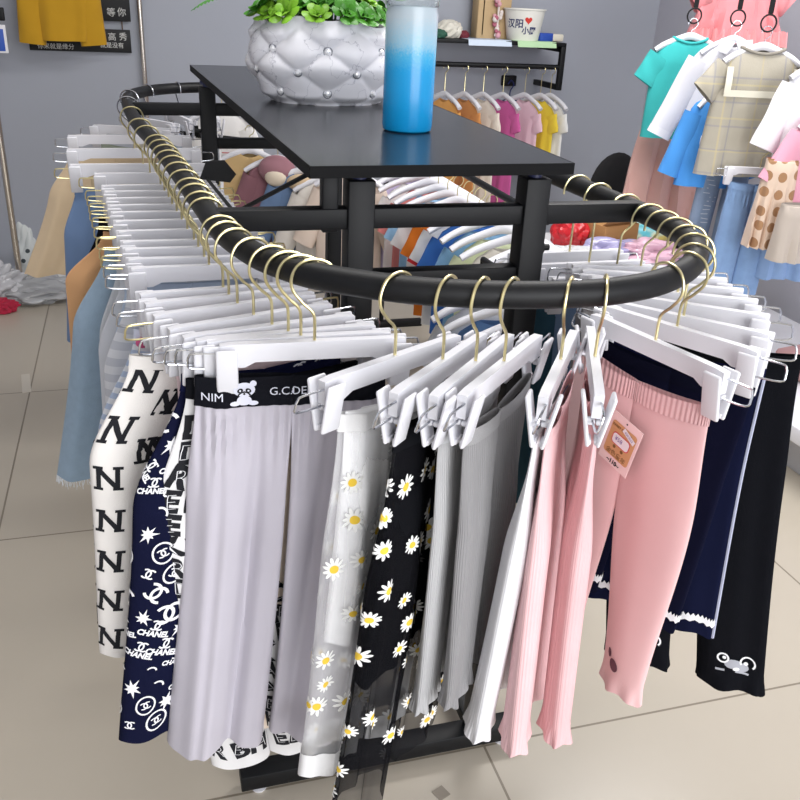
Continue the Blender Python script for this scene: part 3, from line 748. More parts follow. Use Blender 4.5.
rp = N.new('ShaderNodeValToRGB'); e = rp.color_ramp.elements; e[0].position = .492; e[0].color = (1, 1, 1, 1); e[1].position = .508; e[1].color = (1, 1, 1, 1)
x = rp.color_ramp.elements.new(.5); x.color = (.62, .62, .66, 1)
L.new(nz.outputs['Fac'], rp.inputs[0])
src = B.inputs['Base Color'].links[0].from_socket
mx = N.new('ShaderNodeMix'); mx.data_type = 'RGBA'; mx.blend_type = 'MULTIPLY'; mx.inputs[0].default_value = 1
L.new(src, mx.inputs[6]); L.new(rp.outputs[0], mx.inputs[7]); L.new(mx.outputs[2], B.inputs['Base Color'])
MB().add(vs, fs).build('bowl', M_pot, pl, angle=70)
M_cry = mat('crystal', 'f6f7fa', .05, .35); M_cup = mat('crystal_cup', '8c8f98', .3, .8)
for j, zc in enumerate((.028, .072, .116, .16)):
    for k in range(NB):
        th = TH0+(k+(.5 if j % 2 == 0 else 0))*2*PI/NB
        if zc > .15: continue
        p = pot(th, zc, .001); n = Vector((math.cos(th)/.186, math.sin(th)/.15, 0)).normalized()
        t1 = Vector((-n.y, n.x, 0)); rot = Matrix((t1, Vector((0, 0, 1)), -n)).transposed()
        mb = MB().lathe([(.0001, .007), (.0045, .0065), (.0075, .003), (.0085, 0)], 8); mb.v = [rot @ Vector((a, b, -c)) + p for a, b, c in mb.v]
        bt = mb.build('crystal_button', M_cry, pl, smooth=False)
        mb = MB().tube([(.0095*math.cos(2*PI*q/20), .0095*math.sin(2*PI*q/20), .001) for q in range(20)], .0014, 6, closed=True); mb.v = [rot @ Vector((a, b, -c)) + p for a, b, c in mb.v]
        mb.build('setting_ring', M_cup, bt)
G1 = mat('leaf_green', '3f8020', .4, 0, .25, 30); G2 = mat('leaf_lime', '6fa12a', .4, 0, .2, 30); G3 = mat('fern_green', '3a7a26', .5, 0, .2, 30)
plant = empty('artificial_plant', 'green artificial fern and round leaved rosettes filling the white planter', 'plant', PC+Vector((0, 0, HP-.03)))
rnd = random.Random(21)
MB().lathe([(.0001, .032), (.06, .03), (.115, .012), (.12, .0)], 24, sx=1.15).build('moss_base', mat('dark_moss', '22330f', .9, 0, .3, 40, .5, 120), plant)
def rosette(c, r, tilt, az, m):
    mb = MB()
    Rm = Matrix.Rotation(az, 3, 'Z') @ Matrix.Rotation(tilt, 3, 'X')
    for ringi, (n, rad, elev) in enumerate(((6, 1.0, .35), (5, .62, .8), (3, .3, 1.2))):
        for k in range(n):
            t = 2*PI*k/n+ringi*.5+rnd.uniform(-.2, .2); lr = r*(.56 if ringi == 0 else .44 if ringi == 1 else .28)
            d = Vector((math.cos(t)*math.cos(elev), math.sin(t)*math.cos(elev), math.sin(elev)*.8)); side = Vector((-math.sin(t), math.cos(t), 0)); nrm = d.cross(side)
            cc = d*r*rad; V = [cc-d*lr*.1+nrm*.002]; F = []
            for q in range(10):
                a = 2*PI*q/10; V.append(cc+d*(lr*math.cos(a))*1.05+side*lr*.95*math.sin(a)-nrm*(.25*lr*(1 if abs(math.sin(a)) > .6 else .6)))
            for q in range(10): F.append([0, 1+q, 1+(q+1) % 10])
            mb.add([Rm @ v + Vector(c) for v in V], F)
            mb.tube([Rm @ Vector((0, 0, -.01)) + Vector(c), Rm @ (cc*.8) + Vector(c)], .0013, 4)
    mb.tube([(c[0]*.8, c[1]*.8, .01), c], .0022, 5)
    return mb.build('leaf_rosette', m, plant)
for k in range(48):
    a = 2*PI*k/48*3.0+rnd.uniform(-.15, .15); ring = k % 3
    q = (.98, .66, .3)[ring]
    c = (.158*q*math.cos(a), .128*q*math.sin(a), .036+.05*(1-q)+rnd.uniform(0, .014))
    rosette(c, rnd.uniform(.020, .027), rnd.uniform(.55, 1.0)*(1 if q > .9 else .6 if q > .5 else .3), a-PI/2+PI, G2 if rnd.random() < .4 else G1)
def frond(p0, p1, p2, wmax, n=22):
    mb = MB(); pts = []
    p0, p1, p2 = Vector(p0), Vector(p1), Vector(p2)
    for i in range(n+1):
        t = i/n; pts.append(p0*(1-t)**2+p1*2*t*(1-t)+p2*t*t)
    mb.tube(pts, [.002*(1-.7*i/n) for i in range(n+1)], 5)
    for i in range(2, n):
        t = (pts[i+1]-pts[i-1]).normalized(); s = t.cross(Vector((0, 0, 1))).normalized(); w = wmax*math.sin(PI*(i/n)**.7*.93+.12)
        for sg in (-1, 1):
            a = pts[i]; tip = a+s*sg*w+t*w*.45-Vector((0, 0, w*.25)); mid = a.lerp(tip, .5); hw = t*.0058
            mb.add([a-hw*.5, mid-hw+Vector((0, 0, .002)), tip, mid+hw+Vector((0, 0, .002)), a+hw*.5], [[0, 1, 2, 3, 4]])
    return mb.build('fern_frond', G3, plant)
tipf = at(191, 11, 2.05)-plant.location
frond((-.05, 0, .03), (tipf.x*.62, tipf.y*.6, tipf.z+.085), tipf, .034, 30)
for a, ln, hgt in ( (PI*.93, .22, .16), (PI*1.15, .24, .14), (.2, .25, .16), (1.2, .25, .2), (2.2, .26, .18), (4.6, .2, .17), (5.4, .24, .15), (3.6, .18, .22)):
    d = Vector((math.cos(a), math.sin(a), 0))
    frond(d*.05+Vector((0, 0, .03)), d*ln*.55+Vector((0, 0, hgt+.05)), d*ln+Vector((0, 0, hgt*.62)), .03)

TC = Vector((.505, 1.665, ST_))
tb = empty('tumbler', 'frosted glass tumbler fading from blue to clear, near the front of the shelf', 'tumbler', TC)
M_tum = mat('frosted_gradient_glass', 'cfd8de', .22, 0, 0, trans=.18)
N, L, B = nodes_of(M_tum)
tc = N.new('ShaderNodeTexCoord'); sp = N.new('ShaderNodeSeparateXYZ'); L.new(tc.outputs['Object'], sp.inputs[0])
nz = N.new('ShaderNodeTexNoise'); nz.inputs['Scale'].default_value = 260; L.new(tc.outputs['Object'], nz.inputs['Vector'])
ad = N.new('ShaderNodeMath'); ad.operation = 'MULTIPLY_ADD'; L.new(nz.outputs['Fac'], ad.inputs[0]); ad.inputs[1].default_value = .03; L.new(sp.outputs['Z'], ad.inputs[2])
rp = N.new('ShaderNodeValToRGB'); L.new(ad.outputs[0], rp.inputs[0]); e = rp.color_ramp.elements
e[0].position = .0; e[0].color = lin('0c93d2'); e[1].position = .215; e[1].color = lin('c4d3dc')
for ps, cl in ((.03, '12a0e4'), (.125, '1ea8e8'), (.152, '55bcea'), (.17, '9fcfe6')): x = rp.color_ramp.elements.new(ps); x.color = lin(cl)
L.new(rp.outputs[0], B.inputs['Base Color'])
M_clear = mat('clear_glass', 'eef4f6', .05, 0, 0, trans=.9, ior=1.3)
MB().lathe([(.0001, .0), (0.0418, 0), (0.0463, .003), (0.0480, .012), (0.0480, .205), (0.0458, .214), (0.0458, .22), (0.0435, .22), (0.0435, .214), (0.0458, .204), (0.0458, .014), (0.0407, .007), (.0001, .006)], 48).build('body', M_tum, tb)
MB().lathe([(0.0480, .218), (0.0497, .221), (0.0497, .249), (0.0480, .252), (.0001, .252), (.0001, .2485), (0.0463, .2485), (0.0463, .222), (0.0480, .218)], 48).build('lid', M_clear, tb)

# ------------------------------------------------------------------ tops on shoulder hangers
def top_hanger(name, label, group, loc, rz, m=None, hk=None, half=.16, hookm=None, stem=.045):
    h = empty(name, label, 'hanger', loc, rz, group)
    pts = spline([(-half, 0, -.062), (-half*.72, 0, -.036), (-half*.3, 0, -.012), (0, 0, .0), (half*.3, 0, -.012), (half*.72, 0, -.036), (half, 0, -.062)], 5)
    mb = MB(); n = 10; rings = []
    for i, p in enumerate(pts):
        t = (pts[min(i+1, len(pts)-1)]-pts[max(i-1, 0)]).normalized(); u = t.cross(Vector((0, 1, 0))); e = abs(p.x)/half
        hh = lerp(.016, .011, e); ww = lerp(.006, .015, e)
        rings.append([p+u*hh*math.sin(2*PI*k/n)+Vector((0, ww*math.cos(2*PI*k/n)-.01*e*e, 0)) for k in range(n)])
    vs = [q for r_ in rings for q in r_]; fs = [[i*n+k, i*n+(k+1) % n, (i+1)*n+(k+1) % n, (i+1)*n+k] for i in range(len(rings)-1) for k in range(n)]
    fs += [list(range(n)), list(range(len(vs)-n, len(vs)))]
    mb.add(vs, fs).build('shoulder_bar', m or M_white, h)
    s = stem
    MB().tube(spline([(0, 0, .012), (0, 0, s), (.014, 0, s+.012), (.021, 0, s+.028), (.012, 0, s+.045), (-.006, 0, s+.047), (-.018, 0, s+.034), (-.02, 0, s+.024)], 4), .0021, 6).build('hook', hookm or M_gold, h)
    return h
def top(name, label, cat, loc, rz, m, W=.15, L=.4, hem=.17, t=.03, neck=.05, sl=.14, ang=.6, sw=.05, amp=.004, group=None, collar=None, cuff=None, band=None, nf=3, slopez=.055, dip=.02, ph=0):
    r = empty(name, label, cat, loc, rz, group)
    def ring(z, w, tt, dipz, n=56, a=0):
        out = []
        for k in range(n):
            th = 2*PI*k/n; x = w*sgp(math.cos(th), .85); y = tt*sgp(math.sin(th), .9)
            f = a*(math.sin(x/W*PI*nf+ph)+.5*math.sin(x/W*PI*nf*1.7+1+ph*2-6*z))
            out.append(Vector((x, y+f, z-dipz*(1-min(1, (x/max(w, 1e-4))**2))*(1 if y < 0 else .4))))
        return out
    keys = [(.004, neck, t*.45, dip), (-.012, lerp(neck, W, .3), t*.5, dip*.2), (-slopez*.55, lerp(neck, W, .72), t*.6, 0), (-slopez, W*.97, t*.7, 0), (-slopez-.03, W, t*.9, 0)]
    nr = 20
    for i in range(1, nr+1):
        q = i/nr; keys.append((lerp(-slopez-.03, -L, q), lerp(W, hem, q), lerp(t*.9, t*1.15, q), 0))
    n = 56; mb = MB(); vs = []; uvs = []
    for (z, w, tt, dz) in keys:
        a = amp*sm((-z-.05)/(L-.05)+.15); rr = ring(z, w, tt, dz, n, a); vs += rr; uvs += [(p.x, p.z+1) for p in rr]
    fs = [[i*n+k, i*n+(k+1) % n, (i+1)*n+(k+1) % n, (i+1)*n+k] for i in range(len(keys)-1) for k in range(n)]
    mb.add(vs, fs, 0, uvs).build('body', m, r)
    if sl:
        for sg in (-1, 1):
            d = Vector((sg*math.sin(ang), 0, -math.cos(ang))); pr = Vector((sg*math.cos(ang), 0, math.sin(ang)))
            c0 = Vector((sg*(W-sw*.6), 0, -slopez-sw*.35)); vs = []; uvs = []; ns = 10; nn = 24
            for i in range(ns+1):
                q = i/ns; c = c0+d*sl*q; w = sw*lerp(1.05, .9, q); tt = t*lerp(.75, .7, q)
                for k in range(nn):
                    th = 2*PI*k/nn; p = c+pr*w*sgp(math.cos(th), .9)+Vector((0, tt*math.sin(th)+amp*.6*math.sin(9*q+k*.6+sg), 0)); vs.append(p); uvs.append((p.x, p.z+1))
            fs = [[i*nn+k, i*nn+(k+1) % nn, (i+1)*nn+(k+1) % nn, (i+1)*nn+k] for i in range(ns) for k in range(nn)]
            MB().add(vs, fs, 0, uvs).build('sleeve', m, r)
            if cuff:
                vs = []
                for i in range(3):
                    q = .9+.1*i/2+.01; c = c0+d*sl*q
                    for k in range(nn):
                        th = 2*PI*k/nn; vs.append(c+pr*(sw*.93)*sgp(math.cos(th), .9)+Vector((0, t*.78*math.sin(th)+amp*.6*math.sin(9*q+k*.6+sg), 0)))
                MB().add(vs, [[i*nn+k, i*nn+(k+1) % nn, (i+1)*nn+(k+1) % nn, (i+1)*nn+k] for i in range(2) for k in range(nn)]).build('cuff', cuff, r)
    if collar:
        MB().tube([p+Vector((0, 0, .004)) for p in ring(.004, neck, t*.5, dip, 40)], .006, 8, closed=True).build('collar', collar, r)
    if band:
        vs = []; 
        for i in range(3):
            z = -L+.028*(1-i/2)-.002; vs += ring(z, hem+.001, t*1.15+.0015, 0, n, amp)
        MB().add(vs, [[i*n+k, i*n+(k+1) % n, (i+1)*n+(k+1) % n, (i+1)*n+k] for i in range(2) for k in range(n)]).build('hem_band', band, r)
    return r

# --- shelf unit on the back wall
SX0, SX1, SY, SZ = 1.15, 2.40, 4.86, 1.385
wsf = empty('wall_shelf', 'black metal wall shelf with hanging rod on the back wall', 'shelf', (SX1, SY, SZ))
def wp(name, mb, m=M_black): mb.v = [(a-SX1, b-SY, c-SZ) for a, b, c in mb.v]; return mb.build(name, m, wsf)
wp('board', MB().box(((SX0+SX1)/2, (SY+BACK-.005)/2, SZ-.01), (SX1-SX0, BACK-SY-.005, .02), .002))
for X in (SX0+.015, SX1-.015):
    wp('bracket', sq(sq(sq(MB(), (X, SY+.015, SZ-.02), (X, SY+.015, SZ-.255), .03), (X, SY+.015, SZ-.24), (X, BACK-.003, SZ-.24), .03), (X, SY+.015, SZ-.035), (X, BACK-.003, SZ-.035), .03))
wp('rod', MB().tube([(SX0+.02, SY+.015, SZ-.13), (SX1-.02, SY+.015, SZ-.13)], .014, 12))
wp('hook_block', MB().box((SX1-.2, BACK-.02, SZ-.235), (.09, .035, .06), .006))
SHG = 'shirts hanging under the wall shelf'; HHG = 'hangers under the wall shelf'
for px, hx, nm in ((446, 'e0a25a', 'amber orange'), (466, 'c98a52', 'caramel orange'), (485, 'e6dccf', 'cream'), (505, 'c95f9c', 'magenta pink'), (527, 'e6c4d0', 'pale pink'), (543, 'ecd046', 'bright yellow'), (553, 'ededec', 'plain white')):
    p = at(px, 70, SY+.015); rz = -1.2
    loc = Vector((p.x, SY+.015, SZ-.13-.155))
    top_hanger('shoulder_hanger', 'white shoulder hanger under the wall shelf holding the %s shirt' % nm, HHG, loc, rz, half=.15, stem=.108)
    top('shirt', '%s children\'s shirt hanging from the wall shelf rod' % nm, 'shirt', loc+Vector((0, 0, -.03)), rz, cloth('cloth_'+hx, hx), W=.125, L=.6 if px < 520 else .42, hem=.135, t=.018, sl=.1, ang=.35, sw=.045, group=SHG, neck=.04)
# navy hanger hooked on the block
nv = empty('wire_hanger', 'empty navy blue plastic hanger on the wall below the shelf bracket', 'hanger', (SX1-.2, BACK-.06, SZ-.34), .1)
M_navyp = mat('navy_plastic', '20295c', .4)
MB().tube(spline([(-.26, 0, -.085), (-.13, 0, -.045), (0, 0, 0), (.13, 0, -.045), (.26, 0, -.085), (.235, 0, -.105), (0, 0, -.1), (-.235, 0, -.105)], 6, True), .007, 8, closed=True).build('frame', M_navyp, nv)
MB().tube(spline([(0, 0, 0), (0, 0, .05), (.02, 0, .085), (0, .0, .11), (-.02, 0, .09)], 5), .004, 6).build('hook', M_navyp, nv)
# things on the wall shelf
def sits(px, Y): p = at(px, 30, Y); return Vector((p.x, Y, SZ+.001))
bl = empty('paper_bowl', 'white paper bowl with dark blue characters and a red heart on the wall shelf', 'bowl', sits(523, 4.98))
MB().lathe([(.0001, 0), (.088, 0), (.09, .004), (.116, .158), (.122, .16), (.122, .167), (.113, .167), (.087, .006), (.0001, .006)], 40).build('cup', mat('coated_paper', 'e9e8e0', .5), bl)
mb = MB(); 
def bowlp(shape, mi, x0, z0):
    out = []
    for a, b in shape[0]:
        z = z0+b; r_ = lerp(.09, .116, z/.158)+.0012; th = -PI/2-.42+(x0+a)/r_; out.append((r_*math.cos(th), r_*math.sin(th), z))
    mb.add(out, shape[1], mi)
bowlp(text('汉阳', .05, .01, .001), 0, -.05, .09); bowlp(text('小厨', .042, .01, .001), 0, .035, .055)
hp = []
for k in range(24):
    t = 2*PI*k/24; hp.append((.0013*16*math.sin(t)**3, .0013*(13*math.cos(t)-5*math.cos(2*t)-2*math.cos(3*t)-math.cos(4*t))))
bowlp(fine(hp, [list(range(24))], .01), 1, .028, .108)
mb.build('print', [mat('blue_print', '2b3566', .6), mat('red_print', 'd23a2e', .6)], bl)
bgk = empty('paper_bag', 'tall kraft paper bag standing on the wall shelf behind the bowl', 'bag', sits(490, 5.08))
M_kraft = mat('kraft_paper', 'c2a77f', .8, 0, .06, 10)
MB().box((0, 0, .16), (.2, .1, .32), .004).build('body', M_kraft, bgk)
mb = MB()
for k in range(5): mb.add([(-.07, -.0515, .02+k*.001), (-.064, -.0515, .02+k*.001), (-.064, -.0515, .3), (-.07, -.0515, .3)], [[0, 1, 2, 3]])
mb.build('fold_line', mat('kraft_dark', '9a8058', .9), bgk)
fl = empty('flower_strip', 'narrow strip of pink blossoms against the kraft bag', 'decoration', sits(497, 5.0))
mb = MB(); rnd = random.Random(5)
for k in range(26): mb.ball((rnd.uniform(-.02, .02), rnd.uniform(-.012, .012), rnd.uniform(.02, .32)), rnd.uniform(.010, .017), 5, k % 3)
mb.tube([(0, 0, 0), (0, 0, .33)], .006, 6, mi=1); mb.build('blossoms', [mat('blossom_pink', 'dba5b0', .8), mat('blossom_cream', 'e6dcd6', .8), mat('blossom_rose', 'b96b7d', .8)], fl)
er = empty('marker_box', 'small blue and white box lying beside the paper bowl', 'box', sits(545, 4.97), .2)
MB().box((0, 0, .022), (.09, .05, .044), .003).build('sleeve', mat('royal_blue_card', '2c4fae', .5), er)
MB().box((.085, 0, .02), (.08, .044, .04), .008).build('eraser', mat('ivory', 'e2dccb', .6), er)
for px, hx, nm, w_, lb in ((488, 'cfdcec', 'paper_sheet', .26, 'pale blue paper sheet hanging over the wall shelf edge'), (535, 'b9dcae', 'paper_sheet', .24, 'light green paper sheet under the paper bowl')):
    p = sits(px, 4.9); tag(MB().box((0, .05, .001), (w_, .17, .0015), 0).box((0, -.047, -.014), (w_, .0015, .032), 0, Matrix.Rotation(-.35, 3, 'X')).build(nm, mat('paper_'+hx, hx, .7), None, p, .04), lb, 'paper')
def crumple(name, label, cat, c, size, m, seed, rough=.18, sub=4, par=None):
    rd = random.Random(seed); bm = bmesh.new(); bmesh.ops.create_icosphere(bm, subdivisions=sub, radius=1)
    ks = [(Vector((rd.uniform(-1, 1), rd.uniform(-1, 1), rd.uniform(-1, 1))).normalized(), rd.uniform(3, 9), rd.uniform(0, 6)) for _ in range(9)]
    mb = MB(); bm.verts.index_update(); vs = []
    for v in bm.verts:
        n = v.co.normalized(); d = 1+sum(rough/3*abs(math.sin(n.dot(k)*f+p))-rough/6 for k, f, p in ks)
        q = Vector((n.x*size[0]*d, n.y*size[1]*d, n.z*size[2]*d)); q.z = max(q.z, -size[2]*.8); vs.append(q+Vector((0, 0, size[2]*.8)))
    mb.add(vs, [[v.index for v in f.verts] for f in bm.faces]); bm.free()
    return tag(mb.build(name, m, None, c, 0, True, 25), label, cat)
M_poly = mat('clear_polybag', 'e3e4e6', .12, 0, .04, 8, trans=.45, ior=1.2)
crumple('crumpled_wrap', 'crumpled white wrap at the left of the wall shelf', 'wrapping', sits(449, 4.98), (.07, .06, .05), mat('white_wrap', 'd9d5c8', .5), 2)
crumple('green_pouch', 'small dark green pouch on the wall shelf beside the crumpled wrap', 'pouch', sits(438, 4.9), (.05, .03, .025), mat('dark_green_cloth', '2f5b4a', .7), 3)
crumple('red_pouch', 'small dark red pouch on the wall shelf left of the kraft bag', 'pouch', sits(463, 4.98), (.035, .03, .022), mat('dark_red_cloth', '6d2430', .7), 4)

# --- sign boards, yellow jacket, poles on the back wall
SB = BACK-.02
def board(label, x0, x1, y0, y1, rows):
    a = at(x0, y1, SB); b = at(x1, y0, SB); cx, cz = (a.x+b.x)/2, (a.z+b.z)/2
    r = empty('wall_sign', label, 'sign', (cx, SB, cz))
    MB().box((0, 0, 0), (b.x-a.x, .016, b.z-a.z), .002).build('panel', mat('black_board', '0f1013', .6), r)
    mb = MB()
    for body, size, px, py in rows:
        p = at(px, py, SB); sh = text(body, size, 0)
        mb.add([(p.x-cx+u, -.0092, p.z-cz+v) for u, v in sh[0]], sh[1])
    mb.build('lettering', mat('chalk_white', 'd9d9d6', .8), r); return r
board('black wall sign with white Chinese characters, upper one behind the yellow jacket', 29, 127.5, -22, 18, [('等', .045, 111, 12), ('你', .045, 121.5, 12)])
r = board('black wall sign with two rows of white Chinese characters below the other', 30, 130, 30, 50, [('高', .042, 112, 36.5), ('秀', .042, 123, 36.5), ('你来就是缘分', .03, 56, 46), ('就是没有', .03, 112, 45)])
a = at(121.5, 18, SB); b = at(121.5, 30.5, SB)
MB().tube([(a.x-r.location.x, 0, a.z-r.location.z), (a.x-r.location.x, 0, b.z-r.location.z)], .003, 6).build('cord', mat('brown_cord', '5f4a34', .9), r)
yj = at(64, 45, SB-.16)
top('jacket', 'mustard yellow jacket hanging in front of the black wall signs', 'jacket', (yj.x, SB-.16, yj.z+.44), .05, cloth('mustard_cotton', 'bd9026', .06, .3, 200, 14), W=.155, L=.42, hem=.115, t=.04, sl=.36, ang=.09, sw=.07, amp=.008, nf=2)
top_hanger('shoulder_hanger', 'white shoulder hanger carrying the mustard yellow jacket', None, (yj.x, SB-.16, yj.z+.455), .05)
for px, py, lb, Y in ((9, 200, 'chrome upright pole at the left edge by the plastic bags', 4.95), (142, 40, 'chrome upright pole beside the black wall signs', SB-.01)):
    p = at(px, py, Y); r = empty('upright_pole', lb, 'pole', (p.x, Y, 0))
    MB().tube([(0, 0, .012), (0, 0, 2.2)], .017 if Y < 5 else .013, 16).build('tube', M_chrome, r)
    MB().lathe([(.0001, 0), (.045, 0), (.045, .006), (.02, .012), (.0001, .012)], 20).build('base_flange', M_chrome, r)
p0 = at(0, 53, 5.0); p1 = at(9.5, 25, 5.0)
cd = empty('hanging_card', 'blue card with white border hanging by the left chrome pole', 'sign', ((p0.x+p1.x)/2-.05, 5.0, (p0.z+p1.z)/2))
MB().box((0, 0, 0), (.12, .006, p1.z-p0.z), .003).build('card', M_wink, cd)
MB().box((-.002, -.004, -.005), (.1, .002, (p1.z-p0.z)*.78), .003).build('blue_panel', mat('card_blue', '2b55b4', .5), cd)
MB().box((-.006, -.0056, .0), (.055, .0012, .05), .002).build('grey_panel', mat('card_grey', 'b9bdc9', .5), cd)
p = at(1, 14, 5.0)
MB().box((p.x-cd.location.x, 0, p.z-cd.location.z), (.03, .02, .06), .004).build('clip', M_black, cd)

# --- bags on the floor at the left
p = atz(40, 303, 0); crumple('plastic_bag', 'flattened clear plastic bag on the floor under the beige trousers', 'bag', (p.x, p.y+.1, 0), (.17, .16, .055), M_poly, 11, .3, 5)
p = atz(22, 296, 0); M_dots = cloth('dotted_film', 'dfe3e2')
db = crumple('plastic_bag', 'white plastic bag with dark spots behind the left chrome pole', 'bag', (p.x+.02, p.y+.28, 0), (.07, .06, .19), M_poly if False else mat('spotted_bag', 'd5dad9', .35), 12, .2, 5)
N, L, B = nodes_of(MATS['spotted_bag'])
tc = N.new('ShaderNodeTexCoord'); vo = N.new('ShaderNodeTexVoronoi'); vo.inputs['Scale'].default_value = 20; L.new(tc.outputs['Object'], vo.inputs['Vector'])
lt = N.new('ShaderNodeMath'); lt.operation = 'LESS_THAN'; lt.inputs[1].default_value = .28; L.new(vo.outputs['Distance'], lt.inputs[0])
mx = N.new('ShaderNodeMix'); mx.data_type = 'RGBA'; mx.inputs[6].default_value = lin('d5dad9'); mx.inputs[7].default_value = lin('4a5257'); L.new(lt.outputs[0], mx.inputs[0]); L.new(mx.outputs[2], B.inputs['Base Color'])
p = atz(2, 303, 0); crumple('plastic_bag', 'clear plastic bag with red contents at the left edge of the floor', 'bag', (p.x-.03, p.y+.05, 0), (.12, .1, .1), mat('grey_film', 'c9c9cc', .25), 13, .5, 5)
p = atz(6, 309, 0); crumple('red_cloth', 'red cloth spilling from the bag at the left edge', 'cloth', (p.x-.01, p.y-.06, 0), (.07, .035, .04), cloth('crimson', 'b02a44'), 14, .4)
p = atz(30, 294, 0); tag(MB().box((0, 0, .06), (.22, .14, .12), .01).build('storage_box', mat('black_box', '1b1c20', .6), None, (p.x+.06, p.y+.3, 0), .1), 'low black box on the floor behind the clear plastic bag', 'box')
p = atz(58, 296, 0); crumple('white_pouch', 'small white pouch on the floor beside the clear plastic bag', 'pouch', (p.x+.03, p.y+.14, 0), (.08, .05, .05), mat('white_pouch', 'd8d9da', .4), 15, .3)
for px, py, w_, l_, rz, lb in ((26, 383, .035, .2, .12, 'strip of clear tape stuck on the floor at the left'), (441, 793, .03, .03, .4, 'small grey scrap on the floor at the front')):
    p = atz(px, py, .001); tag(MB().box((0, 0, .0006), (w_, l_, .0012), 0).build('tape_strip', mat('tape_%s' % w_, 'cfc8bb' if l_ > .1 else '8a8072', .3), None, (p.x, p.y, 0), rz), lb, 'tape')

# --- low rack behind the island, along the depth of the room
LR = empty('garment_rack', 'low black garment rack of shirts behind the island rack', 'clothes rack', (1.16, 3.0, 0))
RX, RZL = 1.17, 1.0
def lp(name, mb): mb.v = [(a-1.16, b-3.0, c) for a, b, c in mb.v]; mb.build(name, M_black, LR)
lp('lower_arm', MB().tube([(RX, 2.42, .60), (1.0, 2.42, .60), (1.0, 2.42, .87), (1.0, 1.97, .885)], .011, 10))
lp('rail', MB().tube([(RX, 2.36, RZL), (RX, 4.2, RZL)], .012, 12))
for Y in (2.42, 4.16): lp('upright', MB().tube([(RX, Y, .02), (RX, Y, RZL)], .012, 12)); lp('foot', sq(MB(), (RX-.22, Y, .018), (RX+.22, Y, .018), .036))
ROW = [('white', 'eaeaea'), ('ivory', 'e9e4d8'), ('pale lime', 'dfe9c4'), ('light denim blue', '86b2dc'), ('cobalt blue', '3f74c4'), ('white', 'efefef'), ('tangerine orange', 'dc7a2a'), ('white', 'e6e6ea'), ('sky blue', '9cc4e6'), ('coral', 'e58a86'), ('snow white', 'f0f0f0'), ('lilac', 'c8bcdc'), ]
LOWG = 'shirts on the low rack behind the island'; LOWH = 'hangers on the low rack behind the island'
ROW = [('black and white striped', 'st'), ('olive tan', 'b5a37c'), ('denim blue', '5f83b8'), ('dusty white', 'dcdcdc')]+ROW
for i, (nm, hx) in enumerate(ROW):
    Y = 2.0+i*.115; loc = Vector((RX if i > 3 else 1.0, Y, (RZL if i > 3 else .885)-.108)); rz = .08*math.sin(i*2.1)
    which = '%s nearest' % ORD[i]
    top_hanger('shoulder_hanger', 'white shoulder hanger on the low rack behind the island, %s from the front' % ORD[i], LOWH, loc, rz, half=.185, stem=.045)
    band = cloth('tee_red', 'c22f33') if i == 9 else None
    top('shirt', '%s shirt on the low rack behind the island, %s from front' % (nm, ORD[i]), 'shirt', loc+Vector((0, 0, -.035)), rz, stripes('bw_stripe', 'e4e4e6', '1b1c22', .022, .4) if hx == 'st' else cloth('cloth_'+hx, hx), W=.15, L=.42, hem=.155, t=.022, sl=.13, ang=.5, sw=.055, group=LOWG, neck=.08, cuff=band)

